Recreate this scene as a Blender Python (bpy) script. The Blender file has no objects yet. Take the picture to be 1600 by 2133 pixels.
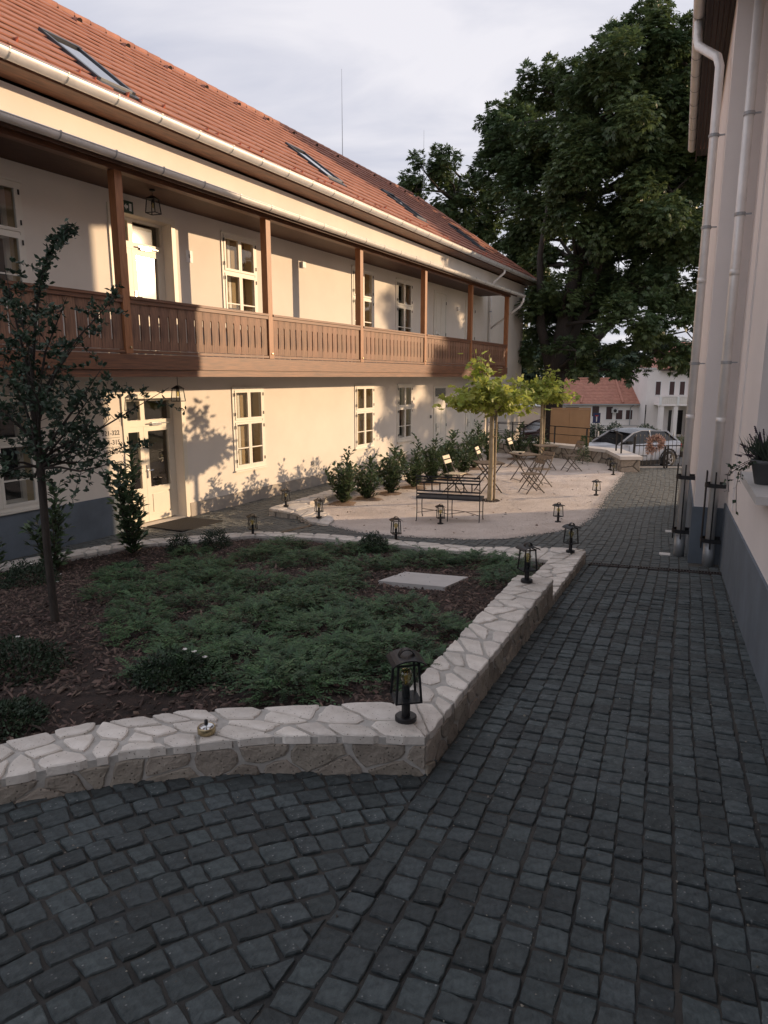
import bpy, math, random
import numpy as np
from mathutils import Vector, Matrix

random.seed(7)
RNG = np.random.default_rng(11)
scene = bpy.context.scene
COL = scene.collection
R = math.radians

# ------------------------------------------------------------------ camera
PITCH = math.atan(0.1955)
cam_data = bpy.data.cameras.new('camera')
cam_data.sensor_fit = 'HORIZONTAL'
cam_data.sensor_width = 36.0
cam_data.lens = 32.4
cam_data.clip_start = 0.05
cam_data.clip_end = 6000
cam = bpy.data.objects.new('camera', cam_data)
COL.objects.link(cam)
cam.location = (0, 0, 2.75)
cam.rotation_euler = (math.pi/2 - PITCH, 0, 0)
scene.camera = cam

# ------------------------------------------------------------------ light
SUN_AZ, SUN_EL = 75.5, 9.5
sdir = Vector((math.sin(R(SUN_AZ))*math.cos(R(SUN_EL)), math.cos(R(SUN_AZ))*math.cos(R(SUN_EL)), math.sin(R(SUN_EL))))
sl = bpy.data.lights.new('sun', 'SUN')
sl.energy = 3.7
sl.angle = R(0.6)
sl.color = (1.0, 0.71, 0.44)
so = bpy.data.objects.new('sun', sl)
COL.objects.link(so)
so.rotation_euler = sdir.to_track_quat('Z', 'Y').to_euler()
so.location = (30, 10, 20)

world = bpy.data.worlds.new('World')
scene.world = world
world.use_nodes = True
wt = world.node_tree
wt.nodes.clear()
w_out = wt.nodes.new('ShaderNodeOutputWorld')
w_bg = wt.nodes.new('ShaderNodeBackground')
w_bg.inputs['Strength'].default_value = 0.10
w_sky = wt.nodes.new('ShaderNodeTexSky')
w_sky.sky_type = 'NISHITA'
w_sky.sun_disc = False
w_sky.sun_elevation = R(SUN_EL)
w_sky.sun_rotation = R(SUN_AZ)
w_sky.air_density = 1.0
w_sky.dust_density = 1.5
w_tc = wt.nodes.new('ShaderNodeTexCoord')
w_sep = wt.nodes.new('ShaderNodeSeparateXYZ')
wt.links.new(w_tc.outputs['Generated'], w_sep.inputs[0])
w_add = wt.nodes.new('ShaderNodeMath'); w_add.operation = 'ADD'; w_add.inputs[1].default_value = 0.22
w_abs = wt.nodes.new('ShaderNodeMath'); w_abs.operation = 'ABSOLUTE'
wt.links.new(w_sep.outputs['Z'], w_abs.inputs[0])
wt.links.new(w_abs.outputs[0], w_add.inputs[0])
w_dx = wt.nodes.new('ShaderNodeMath'); w_dx.operation = 'DIVIDE'
w_dy = wt.nodes.new('ShaderNodeMath'); w_dy.operation = 'DIVIDE'
wt.links.new(w_sep.outputs['X'], w_dx.inputs[0]); wt.links.new(w_add.outputs[0], w_dx.inputs[1])
wt.links.new(w_sep.outputs['Y'], w_dy.inputs[0]); wt.links.new(w_add.outputs[0], w_dy.inputs[1])
w_cmb = wt.nodes.new('ShaderNodeCombineXYZ')
wt.links.new(w_dx.outputs[0], w_cmb.inputs[0]); wt.links.new(w_dy.outputs[0], w_cmb.inputs[1])
w_map = wt.nodes.new('ShaderNodeMapping')
w_map.inputs['Scale'].default_value = (0.9, 1.7, 1)
w_map.inputs['Rotation'].default_value = (0, 0, R(28))
wt.links.new(w_cmb.outputs[0], w_map.inputs[0])
w_noise = wt.nodes.new('ShaderNodeTexNoise')
w_noise.inputs['Scale'].default_value = 1.5
w_noise.inputs['Detail'].default_value = 6
w_noise.inputs['Roughness'].default_value = 0.52
w_noise.inputs['Distortion'].default_value = 0.5
wt.links.new(w_map.outputs[0], w_noise.inputs['Vector'])
w_ramp = wt.nodes.new('ShaderNodeValToRGB')
w_ramp.color_ramp.elements[0].position = 0.38
w_ramp.color_ramp.elements[0].color = (0.64, 0.655, 0.77, 1)
w_ramp.color_ramp.elements[1].position = 0.62
w_ramp.color_ramp.elements[1].color = (0.95, 0.925, 0.98, 1)
wt.links.new(w_noise.outputs['Fac'], w_ramp.inputs['Fac'])
w_scale = wt.nodes.new('ShaderNodeVectorMath'); w_scale.operation = 'SCALE'
w_scale.inputs['Scale'].default_value = 7.2
wt.links.new(w_ramp.outputs['Color'], w_scale.inputs[0])
w_mix = wt.nodes.new('ShaderNodeMix'); w_mix.data_type = 'RGBA'
w_mix.inputs['Factor'].default_value = 0.88
wt.links.new(w_sky.outputs['Color'], w_mix.inputs['A'])
wt.links.new(w_scale.outputs['Vector'], w_mix.inputs['B'])
wt.links.new(w_mix.outputs['Result'], w_bg.inputs['Color'])
wt.links.new(w_bg.outputs[0], w_out.inputs['Surface'])

scene.view_settings.view_transform = 'Standard'
scene.view_settings.look = 'None'
scene.view_settings.exposure = 0.5
scene.view_settings.gamma = 1.0

# ------------------------------------------------------------------ materials
def material(name, rgb, rough=0.7, var=0.0, vscale=8.0, bump=0.0, bscale=40.0, metal=0.0, spec=0.5,
             island=0.0, objrand=0.0, rgb2=None, stretch=None, trans=0.0, speck=None, detail=6.0, bdist=0.01, coords='Object'):
    m = bpy.data.materials.new(name)
    m.use_nodes = True
    nt = m.node_tree
    b = nt.nodes['Principled BSDF']
    b.inputs['Roughness'].default_value = rough
    b.inputs['Metallic'].default_value = metal
    b.inputs['Specular IOR Level'].default_value = spec
    tc = nt.nodes.new('ShaderNodeTexCoord')
    vec = tc.outputs[coords]
    if stretch:
        mp = nt.nodes.new('ShaderNodeMapping')
        mp.inputs['Scale'].default_value = stretch
        nt.links.new(vec, mp.inputs[0]); vec = mp.outputs[0]
    col = None
    base = nt.nodes.new('ShaderNodeRGB'); base.outputs[0].default_value = (*rgb, 1)
    col = base.outputs[0]
    if rgb2 or var:
        n = nt.nodes.new('ShaderNodeTexNoise')
        n.inputs['Scale'].default_value = vscale; n.inputs['Detail'].default_value = detail
        n.inputs['Roughness'].default_value = 0.6
        nt.links.new(vec, n.inputs['Vector'])
        rp = nt.nodes.new('ShaderNodeValToRGB')
        rp.color_ramp.elements[0].position = 0.32; rp.color_ramp.elements[1].position = 0.68
        if rgb2:
            rp.color_ramp.elements[0].color = (*rgb, 1); rp.color_ramp.elements[1].color = (*rgb2, 1)
        else:
            rp.color_ramp.elements[0].color = tuple(c*(1-var) for c in rgb)+(1,)
            rp.color_ramp.elements[1].color = tuple(min(1, c*(1+var)) for c in rgb)+(1,)
        nt.links.new(n.outputs['Fac'], rp.inputs['Fac'])
        col = rp.outputs['Color']
    if speck:
        n = nt.nodes.new('ShaderNodeTexVoronoi'); n.inputs['Scale'].default_value = speck[0]
        nt.links.new(vec, n.inputs['Vector'])
        rp = nt.nodes.new('ShaderNodeValToRGB')
        rp.color_ramp.elements[0].position = speck[1]; rp.color_ramp.elements[0].color = (0, 0, 0, 1)
        rp.color_ramp.elements[1].position = speck[1]+0.06; rp.color_ramp.elements[1].color = (1, 1, 1, 1)
        nt.links.new(n.outputs['Distance'], rp.inputs['Fac'])
        mx = nt.nodes.new('ShaderNodeMix'); mx.data_type = 'RGBA'
        nt.links.new(rp.outputs['Color'], mx.inputs['Factor'])
        mx.inputs['A'].default_value = (*speck[2], 1)
        nt.links.new(col, mx.inputs['B'])
        col = mx.outputs['Result']
    if island or objrand:
        hs = nt.nodes.new('ShaderNodeHueSaturation')
        mr = nt.nodes.new('ShaderNodeMapRange')
        amt = island or objrand
        mr.inputs['To Min'].default_value = 1-amt; mr.inputs['To Max'].default_value = 1+amt
        if island:
            g = nt.nodes.new('ShaderNodeNewGeometry'); nt.links.new(g.outputs['Random Per Island'], mr.inputs['Value'])
        else:
            g = nt.nodes.new('ShaderNodeObjectInfo'); nt.links.new(g.outputs['Random'], mr.inputs['Value'])
        nt.links.new(mr.outputs[0], hs.inputs['Value'])
        mr2 = nt.nodes.new('ShaderNodeMapRange')
        mr2.inputs['To Min'].default_value = 0.5-amt*0.025; mr2.inputs['To Max'].default_value = 0.5+amt*0.025
        ml = nt.nodes.new('ShaderNodeMath'); ml.operation = 'MULTIPLY'; ml.inputs[1].default_value = 7.31
        fr = nt.nodes.new('ShaderNodeMath'); fr.operation = 'FRACT'
        nt.links.new(g.outputs['Random Per Island' if island else 'Random'], ml.inputs[0])
        nt.links.new(ml.outputs[0], fr.inputs[0]); nt.links.new(fr.outputs[0], mr2.inputs['Value'])
        nt.links.new(mr2.outputs[0], hs.inputs['Hue'])
        nt.links.new(col, hs.inputs['Color'])
        col = hs.outputs['Color']
    nt.links.new(col, b.inputs['Base Color'])
    if bump:
        n = nt.nodes.new('ShaderNodeTexNoise'); n.inputs['Scale'].default_value = bscale
        n.inputs['Detail'].default_value = 8; n.inputs['Roughness'].default_value = 0.65
        nt.links.new(vec, n.inputs['Vector'])
        bp = nt.nodes.new('ShaderNodeBump'); bp.inputs['Strength'].default_value = bump
        bp.inputs['Distance'].default_value = bdist
        nt.links.new(n.outputs['Fac'], bp.inputs['Height'])
        nt.links.new(bp.outputs[0], b.inputs['Normal'])
    if trans:
        out = nt.nodes['Material Output']
        tl = nt.nodes.new('ShaderNodeBsdfTranslucent')
        nt.links.new(col, tl.inputs['Color'])
        ms = nt.nodes.new('ShaderNodeMixShader'); ms.inputs[0].default_value = trans
        nt.links.new(b.outputs[0], ms.inputs[1]); nt.links.new(tl.outputs[0], ms.inputs[2])
        nt.links.new(ms.outputs[0], out.inputs['Surface'])
    return m

def glass_material(name, tint, refl_rough, clear):
    m = bpy.data.materials.new(name); m.use_nodes = True
    nt = m.node_tree; nt.nodes.clear()
    out = nt.nodes.new('ShaderNodeOutputMaterial')
    t = nt.nodes.new('ShaderNodeBsdfTransparent'); t.inputs['Color'].default_value = (*tint, 1)
    g = nt.nodes.new('ShaderNodeBsdfGlossy'); g.inputs['Roughness'].default_value = refl_rough
    lw = nt.nodes.new('ShaderNodeLayerWeight'); lw.inputs['Blend'].default_value = 0.5
    pw = nt.nodes.new('ShaderNodeMath'); pw.operation = 'POWER'; pw.inputs[1].default_value = 3.0
    ma = nt.nodes.new('ShaderNodeMath'); ma.operation = 'MULTIPLY_ADD'; ma.inputs[1].default_value = 0.8; ma.inputs[2].default_value = clear; ma.use_clamp = True
    nt.links.new(lw.outputs['Facing'], pw.inputs[0]); nt.links.new(pw.outputs[0], ma.inputs[0])
    mx = nt.nodes.new('ShaderNodeMixShader')
    nt.links.new(ma.outputs[0], mx.inputs[0]); nt.links.new(t.outputs[0], mx.inputs[1]); nt.links.new(g.outputs[0], mx.inputs[2])
    nt.links.new(mx.outputs[0], out.inputs['Surface'])
    return m

MT = {}
def mk(key, *a, **k): MT[key] = material(key, *a, **k)
mk('plaster', (0.735, 0.675, 0.60), 0.9, var=0.05, vscale=0.9, bump=0.35, bscale=60, bdist=0.004)
mk('plaster_white', (0.80, 0.735, 0.70), 0.9, var=0.05, vscale=0.8, bump=0.35, bscale=60, bdist=0.004)
mk('plinth_light', (0.40, 0.355, 0.31), 0.85, var=0.16, vscale=2.0, bump=0.35, bscale=60, bdist=0.004)
mk('plinth_paint', (0.125, 0.150, 0.178), 0.85, var=0.16, vscale=2.0, bump=0.35, bscale=60, bdist=0.004)
mk('trim_white', (0.74, 0.70, 0.62), 0.5, var=0.03, vscale=6)
mk('door_paint', (0.72, 0.66, 0.55), 0.45, var=0.03, vscale=5)
mk('wood_brown', (0.075, 0.028, 0.015), 0.5, rgb2=(0.22, 0.088, 0.040), vscale=5, stretch=(0.5, 3, 10), bump=0.15, bscale=30, bdist=0.004)
mk('wood_board', (0.085, 0.040, 0.025), 0.6, rgb2=(0.27, 0.135, 0.078), vscale=6, stretch=(9, 3, 0.8), bump=0.15, bscale=30, bdist=0.004, objrand=0.16)
mk('wood_post', (0.22, 0.085, 0.032), 0.5, rgb2=(0.36, 0.15, 0.06), vscale=6, stretch=(8, 8, 0.7), objrand=0.06)
mk('soffit_black', (0.020, 0.011, 0.009), 0.7, rgb2=(0.040, 0.022, 0.018), vscale=5, stretch=(1, 8, 3))
mk('wood_dark', (0.055, 0.025, 0.016), 0.65, rgb2=(0.10, 0.045, 0.028), vscale=5, stretch=(1, 8, 3))
mk('tile', (0.29, 0.130, 0.092), 0.85, rgb2=(0.42, 0.195, 0.138), vscale=3, bump=0.2, bscale=50, objrand=0.07)
mk('tile_many', (0.29, 0.130, 0.092), 0.85, rgb2=(0.42, 0.195, 0.138), vscale=3, bump=0.2, bscale=50, island=0.07)
mk('tile_far', (0.36, 0.16, 0.11), 0.8, rgb2=(0.44, 0.21, 0.15), vscale=3, island=0.10)
mk('guard_red', (0.45, 0.12, 0.06), 0.5)
mk('zinc', (0.74, 0.71, 0.68), 0.42, var=0.08, vscale=5, metal=0.25, bump=0.05, bscale=8)
mk('zinc_grey', (0.34, 0.35, 0.36), 0.45, var=0.1, vscale=5, metal=0.35)
mk('flashing', (0.05, 0.055, 0.065), 0.4, metal=0.3)
mk('black_metal', (0.012, 0.012, 0.014), 0.45, spec=0.45, bump=0.08, bscale=200, bdist=0.001)
mk('rust_metal', (0.035, 0.025, 0.022), 0.55, var=0.4, vscale=20)
mk('bench_seat', (0.035, 0.035, 0.037), 0.6, var=0.1)
mk('sett', (0.026, 0.035, 0.038), 0.72, rgb2=(0.066, 0.082, 0.086), vscale=30, bump=0.9, bscale=42, objrand=0.34, bdist=0.010, speck=(34, 0.085, (0.17, 0.18, 0.18)))
mk('sett_many', (0.032, 0.043, 0.046), 0.72, rgb2=(0.080, 0.096, 0.100), vscale=30, bump=0.8, bscale=42, island=0.34, bdist=0.010, speck=(34, 0.085, (0.17, 0.18, 0.18)))
mk('dry_leaf', (0.16, 0.10, 0.06), 0.9, island=0.5)
mk('grit', (0.20, 0.18, 0.15), 0.9, island=0.7)
mk('joint_sand', (0.026, 0.029, 0.031), 0.95, rgb2=(0.066, 0.060, 0.052), vscale=4, bump=0.8, bscale=150, bdist=0.008)
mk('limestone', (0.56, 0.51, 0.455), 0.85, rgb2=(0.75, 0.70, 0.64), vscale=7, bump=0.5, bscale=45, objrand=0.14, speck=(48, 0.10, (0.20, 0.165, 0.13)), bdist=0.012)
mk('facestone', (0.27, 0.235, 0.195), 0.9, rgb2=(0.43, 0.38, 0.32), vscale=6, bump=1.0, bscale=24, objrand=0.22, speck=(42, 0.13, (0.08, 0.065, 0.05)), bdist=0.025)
mk('mortar', (0.44, 0.42, 0.39), 0.95, var=0.15, vscale=20, bump=0.5, bscale=60)
mk('mortar_dark', (0.12, 0.105, 0.09), 0.95, var=0.2, vscale=20, bump=0.5, bscale=60)
mk('gravel', (0.62, 0.53, 0.46), 0.95, rgb2=(0.76, 0.67, 0.60), vscale=1.4, bump=0.9, bscale=130, bdist=0.012, speck=(60, 0.16, (0.40, 0.31, 0.25)))
mk('soil', (0.018, 0.013, 0.011), 0.95, rgb2=(0.045, 0.028, 0.022), vscale=14, bump=0.8, bscale=60)
mk('soil_tan', (0.20, 0.125, 0.08), 0.95, rgb2=(0.34, 0.24, 0.17), vscale=16, bump=0.8, bscale=60)
mk('bark_chip', (0.046, 0.028, 0.023), 0.85, rgb2=(0.155, 0.105, 0.083), vscale=9, island=0.65)
mk('asphalt', (0.11, 0.11, 0.11), 0.9, var=0.15, vscale=3, bump=0.4, bscale=80)
mk('grass', (0.045, 0.070, 0.025), 0.95, rgb2=(0.10, 0.10, 0.05), vscale=0.8, bump=0.8, bscale=8, bdist=0.1)
mk('concrete', (0.52, 0.50, 0.48), 0.85, var=0.06, vscale=5, bump=0.2, bscale=50)
mk('capstone', (0.66, 0.62, 0.58), 0.8, var=0.06, vscale=4, bump=0.2, bscale=40)
mk('juniper', (0.017, 0.048, 0.021), 0.65, rgb2=(0.068, 0.138, 0.048), vscale=5, island=0.45)
mk('shrub_leaf', (0.014, 0.032, 0.017), 0.6, rgb2=(0.034, 0.060, 0.028), vscale=5, island=0.35)
mk('leaf_young', (0.022, 0.044, 0.026), 0.5, rgb2=(0.040, 0.072, 0.038), vscale=5, island=0.35, trans=0.12)
mk('leaf_laurel', (0.060, 0.105, 0.052), 0.30, rgb2=(0.125, 0.18, 0.09), vscale=4, island=0.30, trans=0.15)
mk('leaf_chestnut', (0.060, 0.108, 0.052), 0.45, rgb2=(0.115, 0.155, 0.056), vscale=0.5, island=0.42, trans=0.38)
mk('leaf_plane', (0.25, 0.34, 0.065), 0.5, rgb2=(0.44, 0.46, 0.11), vscale=3, island=0.30, trans=0.42)
mk('leaf_far', (0.024, 0.048, 0.030), 0.7, rgb2=(0.045, 0.075, 0.040), vscale=0.4, island=0.3)
mk('bark_dark', (0.026, 0.021, 0.018), 0.9, rgb2=(0.058, 0.046, 0.038), vscale=12, stretch=(3, 3, 0.6), bump=0.8, bscale=30)
mk('bark_pale', (0.30, 0.24, 0.15), 0.85, rgb2=(0.46, 0.38, 0.26), vscale=9, bump=0.3, bscale=30)
mk('bark_twig', (0.060, 0.042, 0.036), 0.85, var=0.3, vscale=20)
mk('stake_wood', (0.36, 0.28, 0.18), 0.8, var=0.15, vscale=15)
mk('chair_wood', (0.20, 0.155, 0.115), 0.65, var=0.2, vscale=12, objrand=0.08)
mk('chair_cream', (0.62, 0.55, 0.42), 0.6, var=0.08, vscale=12)
mk('chair_metal', (0.09, 0.075, 0.06), 0.5)
mk('board_panel', (0.34, 0.20, 0.10), 0.6, var=0.08, vscale=3)
mk('sign_blue', (0.012, 0.025, 0.11), 0.4)
mk('white_paint', (0.78, 0.77, 0.75), 0.5)
mk('red_paint', (0.5, 0.03, 0.03), 0.5)
mk('car_white', (0.50, 0.51, 0.54), 0.22, spec=0.6)
mk('car_black', (0.012, 0.011, 0.012), 0.25, spec=0.6)
mk('car_wine', (0.035, 0.014, 0.014), 0.25, spec=0.6)
mk('tyre', (0.014, 0.014, 0.014), 0.8)
mk('alloy', (0.6, 0.6, 0.62), 0.3, metal=0.8)
mk('lining_tan', (0.60, 0.46, 0.27), 0.7)
mk('lit_jamb_tan', (0.40, 0.29, 0.16), 0.9, var=0.06, vscale=4)  # tan of the lit jamb, for the added window panels
mk('curtain', (0.46, 0.38, 0.25), 0.9, var=0.10, vscale=5, stretch=(8, 8, 0.4))
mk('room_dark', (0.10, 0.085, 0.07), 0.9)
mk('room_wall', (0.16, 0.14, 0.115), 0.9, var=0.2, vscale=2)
mk('doormat', (0.022, 0.020, 0.019), 0.95, bump=0.8, bscale=200, bdist=0.005)
mk('brass', (0.42, 0.34, 0.20), 0.3, metal=0.9)
mk('chrome', (0.6, 0.6, 0.6), 0.15, metal=1.0)
mk('filament', (0.55, 0.42, 0.15), 0.5)
mk('pot_grey', (0.10, 0.105, 0.11), 0.6, var=0.1)
mk('lavender_leaf', (0.045, 0.065, 0.045), 0.8, island=0.3)
mk('lavender_flower', (0.045, 0.028, 0.05), 0.8, island=0.3)
mk('wreath_pink', (0.36, 0.21, 0.16), 0.85, island=0.5, rgb2=(0.52, 0.36, 0.30), vscale=10)
mk('flower_white', (0.75, 0.72, 0.68), 0.7)
mk('window_dark', (0.02, 0.017, 0.018), 0.25)
mk('window_brown', (0.055, 0.022, 0.020), 0.4)
mk('exit_green', (0.012, 0.05, 0.03), 0.4)
mk('ink', (0.05, 0.045, 0.04), 0.7)
MT['bulb_glass'] = glass_material('bulb_glass', (0.86, 0.80, 0.55), 0.05, 0.12)
MT['pane'] = glass_material('pane_glass', (0.86, 0.88, 0.88), 0.03, 0.07)
MT['pane_sun'] = glass_material('pane_glass_wavy', (0.80, 0.82, 0.82), 0.09, 0.22)
MT['skylight'] = glass_material('skylight_glass', (0.25, 0.27, 0.30), 0.03, 0.35)
MT['lantern_glass'] = glass_material('lantern_glass', (0.93, 0.95, 0.95), 0.03, 0.04)

def lighten_far(key, rgb, y0, y1, amount):
    """brightness of the lit far paving put into its colour, in a dusty gravel tone (world Y)"""
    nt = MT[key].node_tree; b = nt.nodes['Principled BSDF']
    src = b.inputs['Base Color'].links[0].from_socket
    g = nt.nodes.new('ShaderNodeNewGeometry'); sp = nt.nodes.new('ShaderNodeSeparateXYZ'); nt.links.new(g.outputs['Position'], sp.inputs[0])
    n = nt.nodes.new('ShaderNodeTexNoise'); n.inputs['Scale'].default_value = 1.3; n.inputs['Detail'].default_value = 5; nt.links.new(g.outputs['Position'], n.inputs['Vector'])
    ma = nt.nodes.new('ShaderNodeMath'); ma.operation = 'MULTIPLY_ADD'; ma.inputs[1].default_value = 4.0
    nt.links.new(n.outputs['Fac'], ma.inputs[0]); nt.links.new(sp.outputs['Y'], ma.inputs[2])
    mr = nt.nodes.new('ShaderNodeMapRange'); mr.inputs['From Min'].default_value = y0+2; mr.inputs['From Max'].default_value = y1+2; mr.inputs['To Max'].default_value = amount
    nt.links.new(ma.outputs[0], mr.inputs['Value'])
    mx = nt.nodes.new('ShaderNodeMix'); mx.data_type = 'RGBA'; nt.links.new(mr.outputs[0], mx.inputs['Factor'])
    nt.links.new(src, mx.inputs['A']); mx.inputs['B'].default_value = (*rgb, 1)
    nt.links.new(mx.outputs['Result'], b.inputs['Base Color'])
lighten_far('sett_many', (0.20, 0.20, 0.18), 6.5, 13.0, 0.55)  # setts and joints painted paler far off, standing in for brighter light there
lighten_far('joint_sand', (0.20, 0.175, 0.145), 6.5, 13.0, 0.6)

# ------------------------------------------------------------------ mesh helpers
class MB:
    def __init__(self): self.v = []; self.f = []
    def add(self, vs, fs):
        o = len(self.v); self.v.extend([tuple(p) for p in vs]); self.f.extend([tuple(i+o for i in q) for q in fs]); return self
    def box(self, x0, x1, y0, y1, z0, z1, M=None):
        vs = [Vector(p) for p in ((x0,y0,z0),(x1,y0,z0),(x1,y1,z0),(x0,y1,z0),(x0,y0,z1),(x1,y0,z1),(x1,y1,z1),(x0,y1,z1))]
        if M is not None: vs = [M @ p for p in vs]
        return self.add(vs, [(0,3,2,1),(4,5,6,7),(0,1,5,4),(1,2,6,5),(2,3,7,6),(3,0,4,7)])
    def bar(self, a, b, w, h=None, up=(0,0,1)):
        h = h or w
        a = Vector(a); b = Vector(b); d = b-a; L = d.length; d.normalize()
        u = Vector(up)
        if abs(d.dot(u)) > 0.98: u = Vector((0,1,0))
        s = d.cross(u).normalized(); t = s.cross(d)
        M = Matrix((( s.x, d.x, t.x, a.x),( s.y, d.y, t.y, a.y),( s.z, d.z, t.z, a.z),(0,0,0,1)))
        return self.box(-w/2, w/2, 0, L, -h/2, h/2, M)
    def tube(self, pts, rads, n=8, cap=True):
        pts = [Vector(p) for p in pts]
        if not hasattr(rads, '__len__'): rads = [rads]*len(pts)
        o = len(self.v); prev = None
        for i, p in enumerate(pts):
            d = (pts[min(i+1, len(pts)-1)]-pts[max(i-1, 0)]).normalized()
            if prev is None:
                u = Vector((0,0,1)) if abs(d.z) < 0.9 else Vector((1,0,0))
                s = d.cross(u).normalized()
            else:
                s = (prev - d*prev.dot(d)).normalized()
            prev = s; t = d.cross(s)
            for k in range(n):
                a = 2*math.pi*k/n
                self.v.append(tuple(p+(s*math.cos(a)+t*math.sin(a))*rads[i]))
        for i in range(len(pts)-1):
            for k in range(n):
                k2 = (k+1) % n
                self.f.append((o+i*n+k, o+i*n+k2, o+(i+1)*n+k2, o+(i+1)*n+k))
        if cap:
            self.f.append(tuple(o+k for k in range(n))[::-1])
            self.f.append(tuple(o+(len(pts)-1)*n+k for k in range(n)))
        return self
    def lathe(self, prof, c=(0,0,0), n=20, axis='z'):
        o = len(self.v)
        for r, h in prof:
            for k in range(n):
                a = 2*math.pi*k/n
                if axis == 'z': self.v.append((c[0]+r*math.cos(a), c[1]+r*math.sin(a), c[2]+h))
                elif axis == 'y': self.v.append((c[0]+r*math.cos(a), c[1]+h, c[2]+r*math.sin(a)))
                else: self.v.append((c[0]+h, c[1]+r*math.cos(a), c[2]+r*math.sin(a)))
        for i in range(len(prof)-1):
            for k in range(n):
                k2 = (k+1) % n
                self.f.append((o+i*n+k, o+i*n+k2, o+(i+1)*n+k2, o+(i+1)*n+k))
        return self
    def prism(self, poly, z0, z1):
        n = len(poly); o = len(self.v)
        self.v += [(p[0], p[1], z0 if not callable(z0) else z0(*p)) for p in poly]
        self.v += [(p[0], p[1], z1 if not callable(z1) else z1(*p)) for p in poly]
        self.f.append(tuple(o+i for i in range(n))[::-1]); self.f.append(tuple(o+n+i for i in range(n)))
        for i in range(n):
            j = (i+1) % n
            self.f.append((o+i, o+j, o+n+j, o+n+i))
        return self
    def build(self, name, m, parent=None, smooth=False, **props):
        me = bpy.data.meshes.new(name)
        me.from_pydata(self.v, [], self.f)
        return link(name, me, m, parent, smooth, **props)

def link(name, me, m, parent=None, smooth=False, **props):
    if m is not None and not len(me.materials): me.materials.append(MT[m] if isinstance(m, str) else m)
    if smooth:
        me.polygons.foreach_set('use_smooth', [True]*len(me.polygons))
    me.update()
    o = bpy.data.objects.new(name, me)
    COL.objects.link(o)
    if parent: o.parent = parent
    for k, v in props.items():
        o['category' if k == 'cat' else k] = v
    return o

def np_mesh(name, V, F, m, parent=None, smooth=False, **props):
    """V (n,3), F (m,k) arrays of equal-sized faces"""
    me = bpy.data.meshes.new(name)
    V = np.asarray(V, dtype=np.float32).reshape(-1, 3); F = np.asarray(F, dtype=np.int32)
    k = F.shape[1]
    me.vertices.add(len(V)); me.vertices.foreach_set('co', V.ravel())
    me.loops.add(F.size); me.loops.foreach_set('vertex_index', F.ravel())
    me.polygons.add(len(F)); me.polygons.foreach_set('loop_start', np.arange(0, F.size, k, dtype=np.int32))
    me.update(calc_edges=True)
    me.validate()
    return link(name, me, m, parent, smooth, **props)

def thing(name, label, cat, loc=(0,0,0), rz=0.0, group=None):
    o = bpy.data.objects.new(name, None); COL.objects.link(o)
    o.location = loc; o.rotation_euler = (0, 0, rz)
    o.empty_display_size = 0.2
    o['label'] = label; o['category'] = cat
    if group: o['group'] = group
    return o

def copy_tree(src, parent=None):
    c = src.copy(); COL.objects.link(c)
    if parent: c.parent = parent
    for ch in list(src.children): copy_tree(ch, c)
    return c

def place(src, loc, rz, label, first, scale=1.0):
    o = src if first else copy_tree(src)
    o.location = loc; o.rotation_euler = (0, 0, rz); o['label'] = label
    o.scale = (scale,)*3
    return o

# unit leaf: base at origin, length along y, folded
LEAF_V = np.array([(0,0,0),(-0.5,0.45,0.10),(0,0.5,0),(0.5,0.45,0.10),(0,1,-0.12)], float)
LEAF_F = np.array([(0,2,1),(1,2,4),(0,3,2),(2,3,4)])
LEAFB_V = np.array([(0,0,0),(-0.36,0.28,0.05),(-0.50,0.62,0.06),(0,1,-0.08),(0.50,0.62,0.06),(0.36,0.28,0.05),(0,0.5,-0.02)], float)
LEAFB_F = np.array([(0,6,1),(1,6,2),(2,6,3),(3,6,4),(4,6,5),(5,6,0)])
LEAF2_V = np.array([(0,0,0),(-0.5,0.55,0.0),(0.5,0.55,0.0),(0,1,-0.1)], float)
LEAF2_F = np.array([(0,2,1),(1,2,3)])

def unit(a): return a/np.maximum(np.linalg.norm(a, axis=-1, keepdims=True), 1e-9)

def leaves_arrays(pos, d, nrm, length, width, base=(LEAF_V, LEAF_F)):
    bv, bf = base
    pos = np.asarray(pos, float); d = unit(np.asarray(d, float)); nrm = np.asarray(nrm, float)
    s = unit(np.cross(d, nrm)); t = np.cross(s, d)
    length = np.broadcast_to(np.asarray(length, float), (len(pos),)); width = np.broadcast_to(np.asarray(width, float), (len(pos),))
    V = (pos[:, None, :] + s[:, None, :]*(bv[None, :, 0:1]*width[:, None, None])
         + d[:, None, :]*(bv[None, :, 1:2]*length[:, None, None]) + t[:, None, :]*(bv[None, :, 2:3]*length[:, None, None]))
    n = len(bv)
    F = bf[None] + (np.arange(len(pos))*n)[:, None, None]
    return V.reshape(-1, 3), F.reshape(-1, 3)

def merge(parts):
    Vs, Fs, o = [], [], 0
    for V, F in parts:
        Vs.append(V); Fs.append(F+o); o += len(V)
    return np.concatenate(Vs), np.concatenate(Fs)

def rand_dirs(n):
    return unit(RNG.normal(size=(n, 3)))

def inside(poly, x, y):
    c = False; j = len(poly)-1
    for i in range(len(poly)):
        xi, yi = poly[i]; xj, yj = poly[j]
        if (yi > y) != (yj > y) and x < (xj-xi)*(y-yi)/(yj-yi)+xi: c = not c
        j = i
    return c

def sstep(t):
    t = min(1, max(0, t)); return t*t*(3-2*t)

# ------------------------------------------------------------------ terrain
def zg(x, y):
    f = 1-0.9*sstep((-x-0.5)/3.5)*sstep((y-4)/5)
    return max(0.0, 1.09-0.08*y)*f

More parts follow.
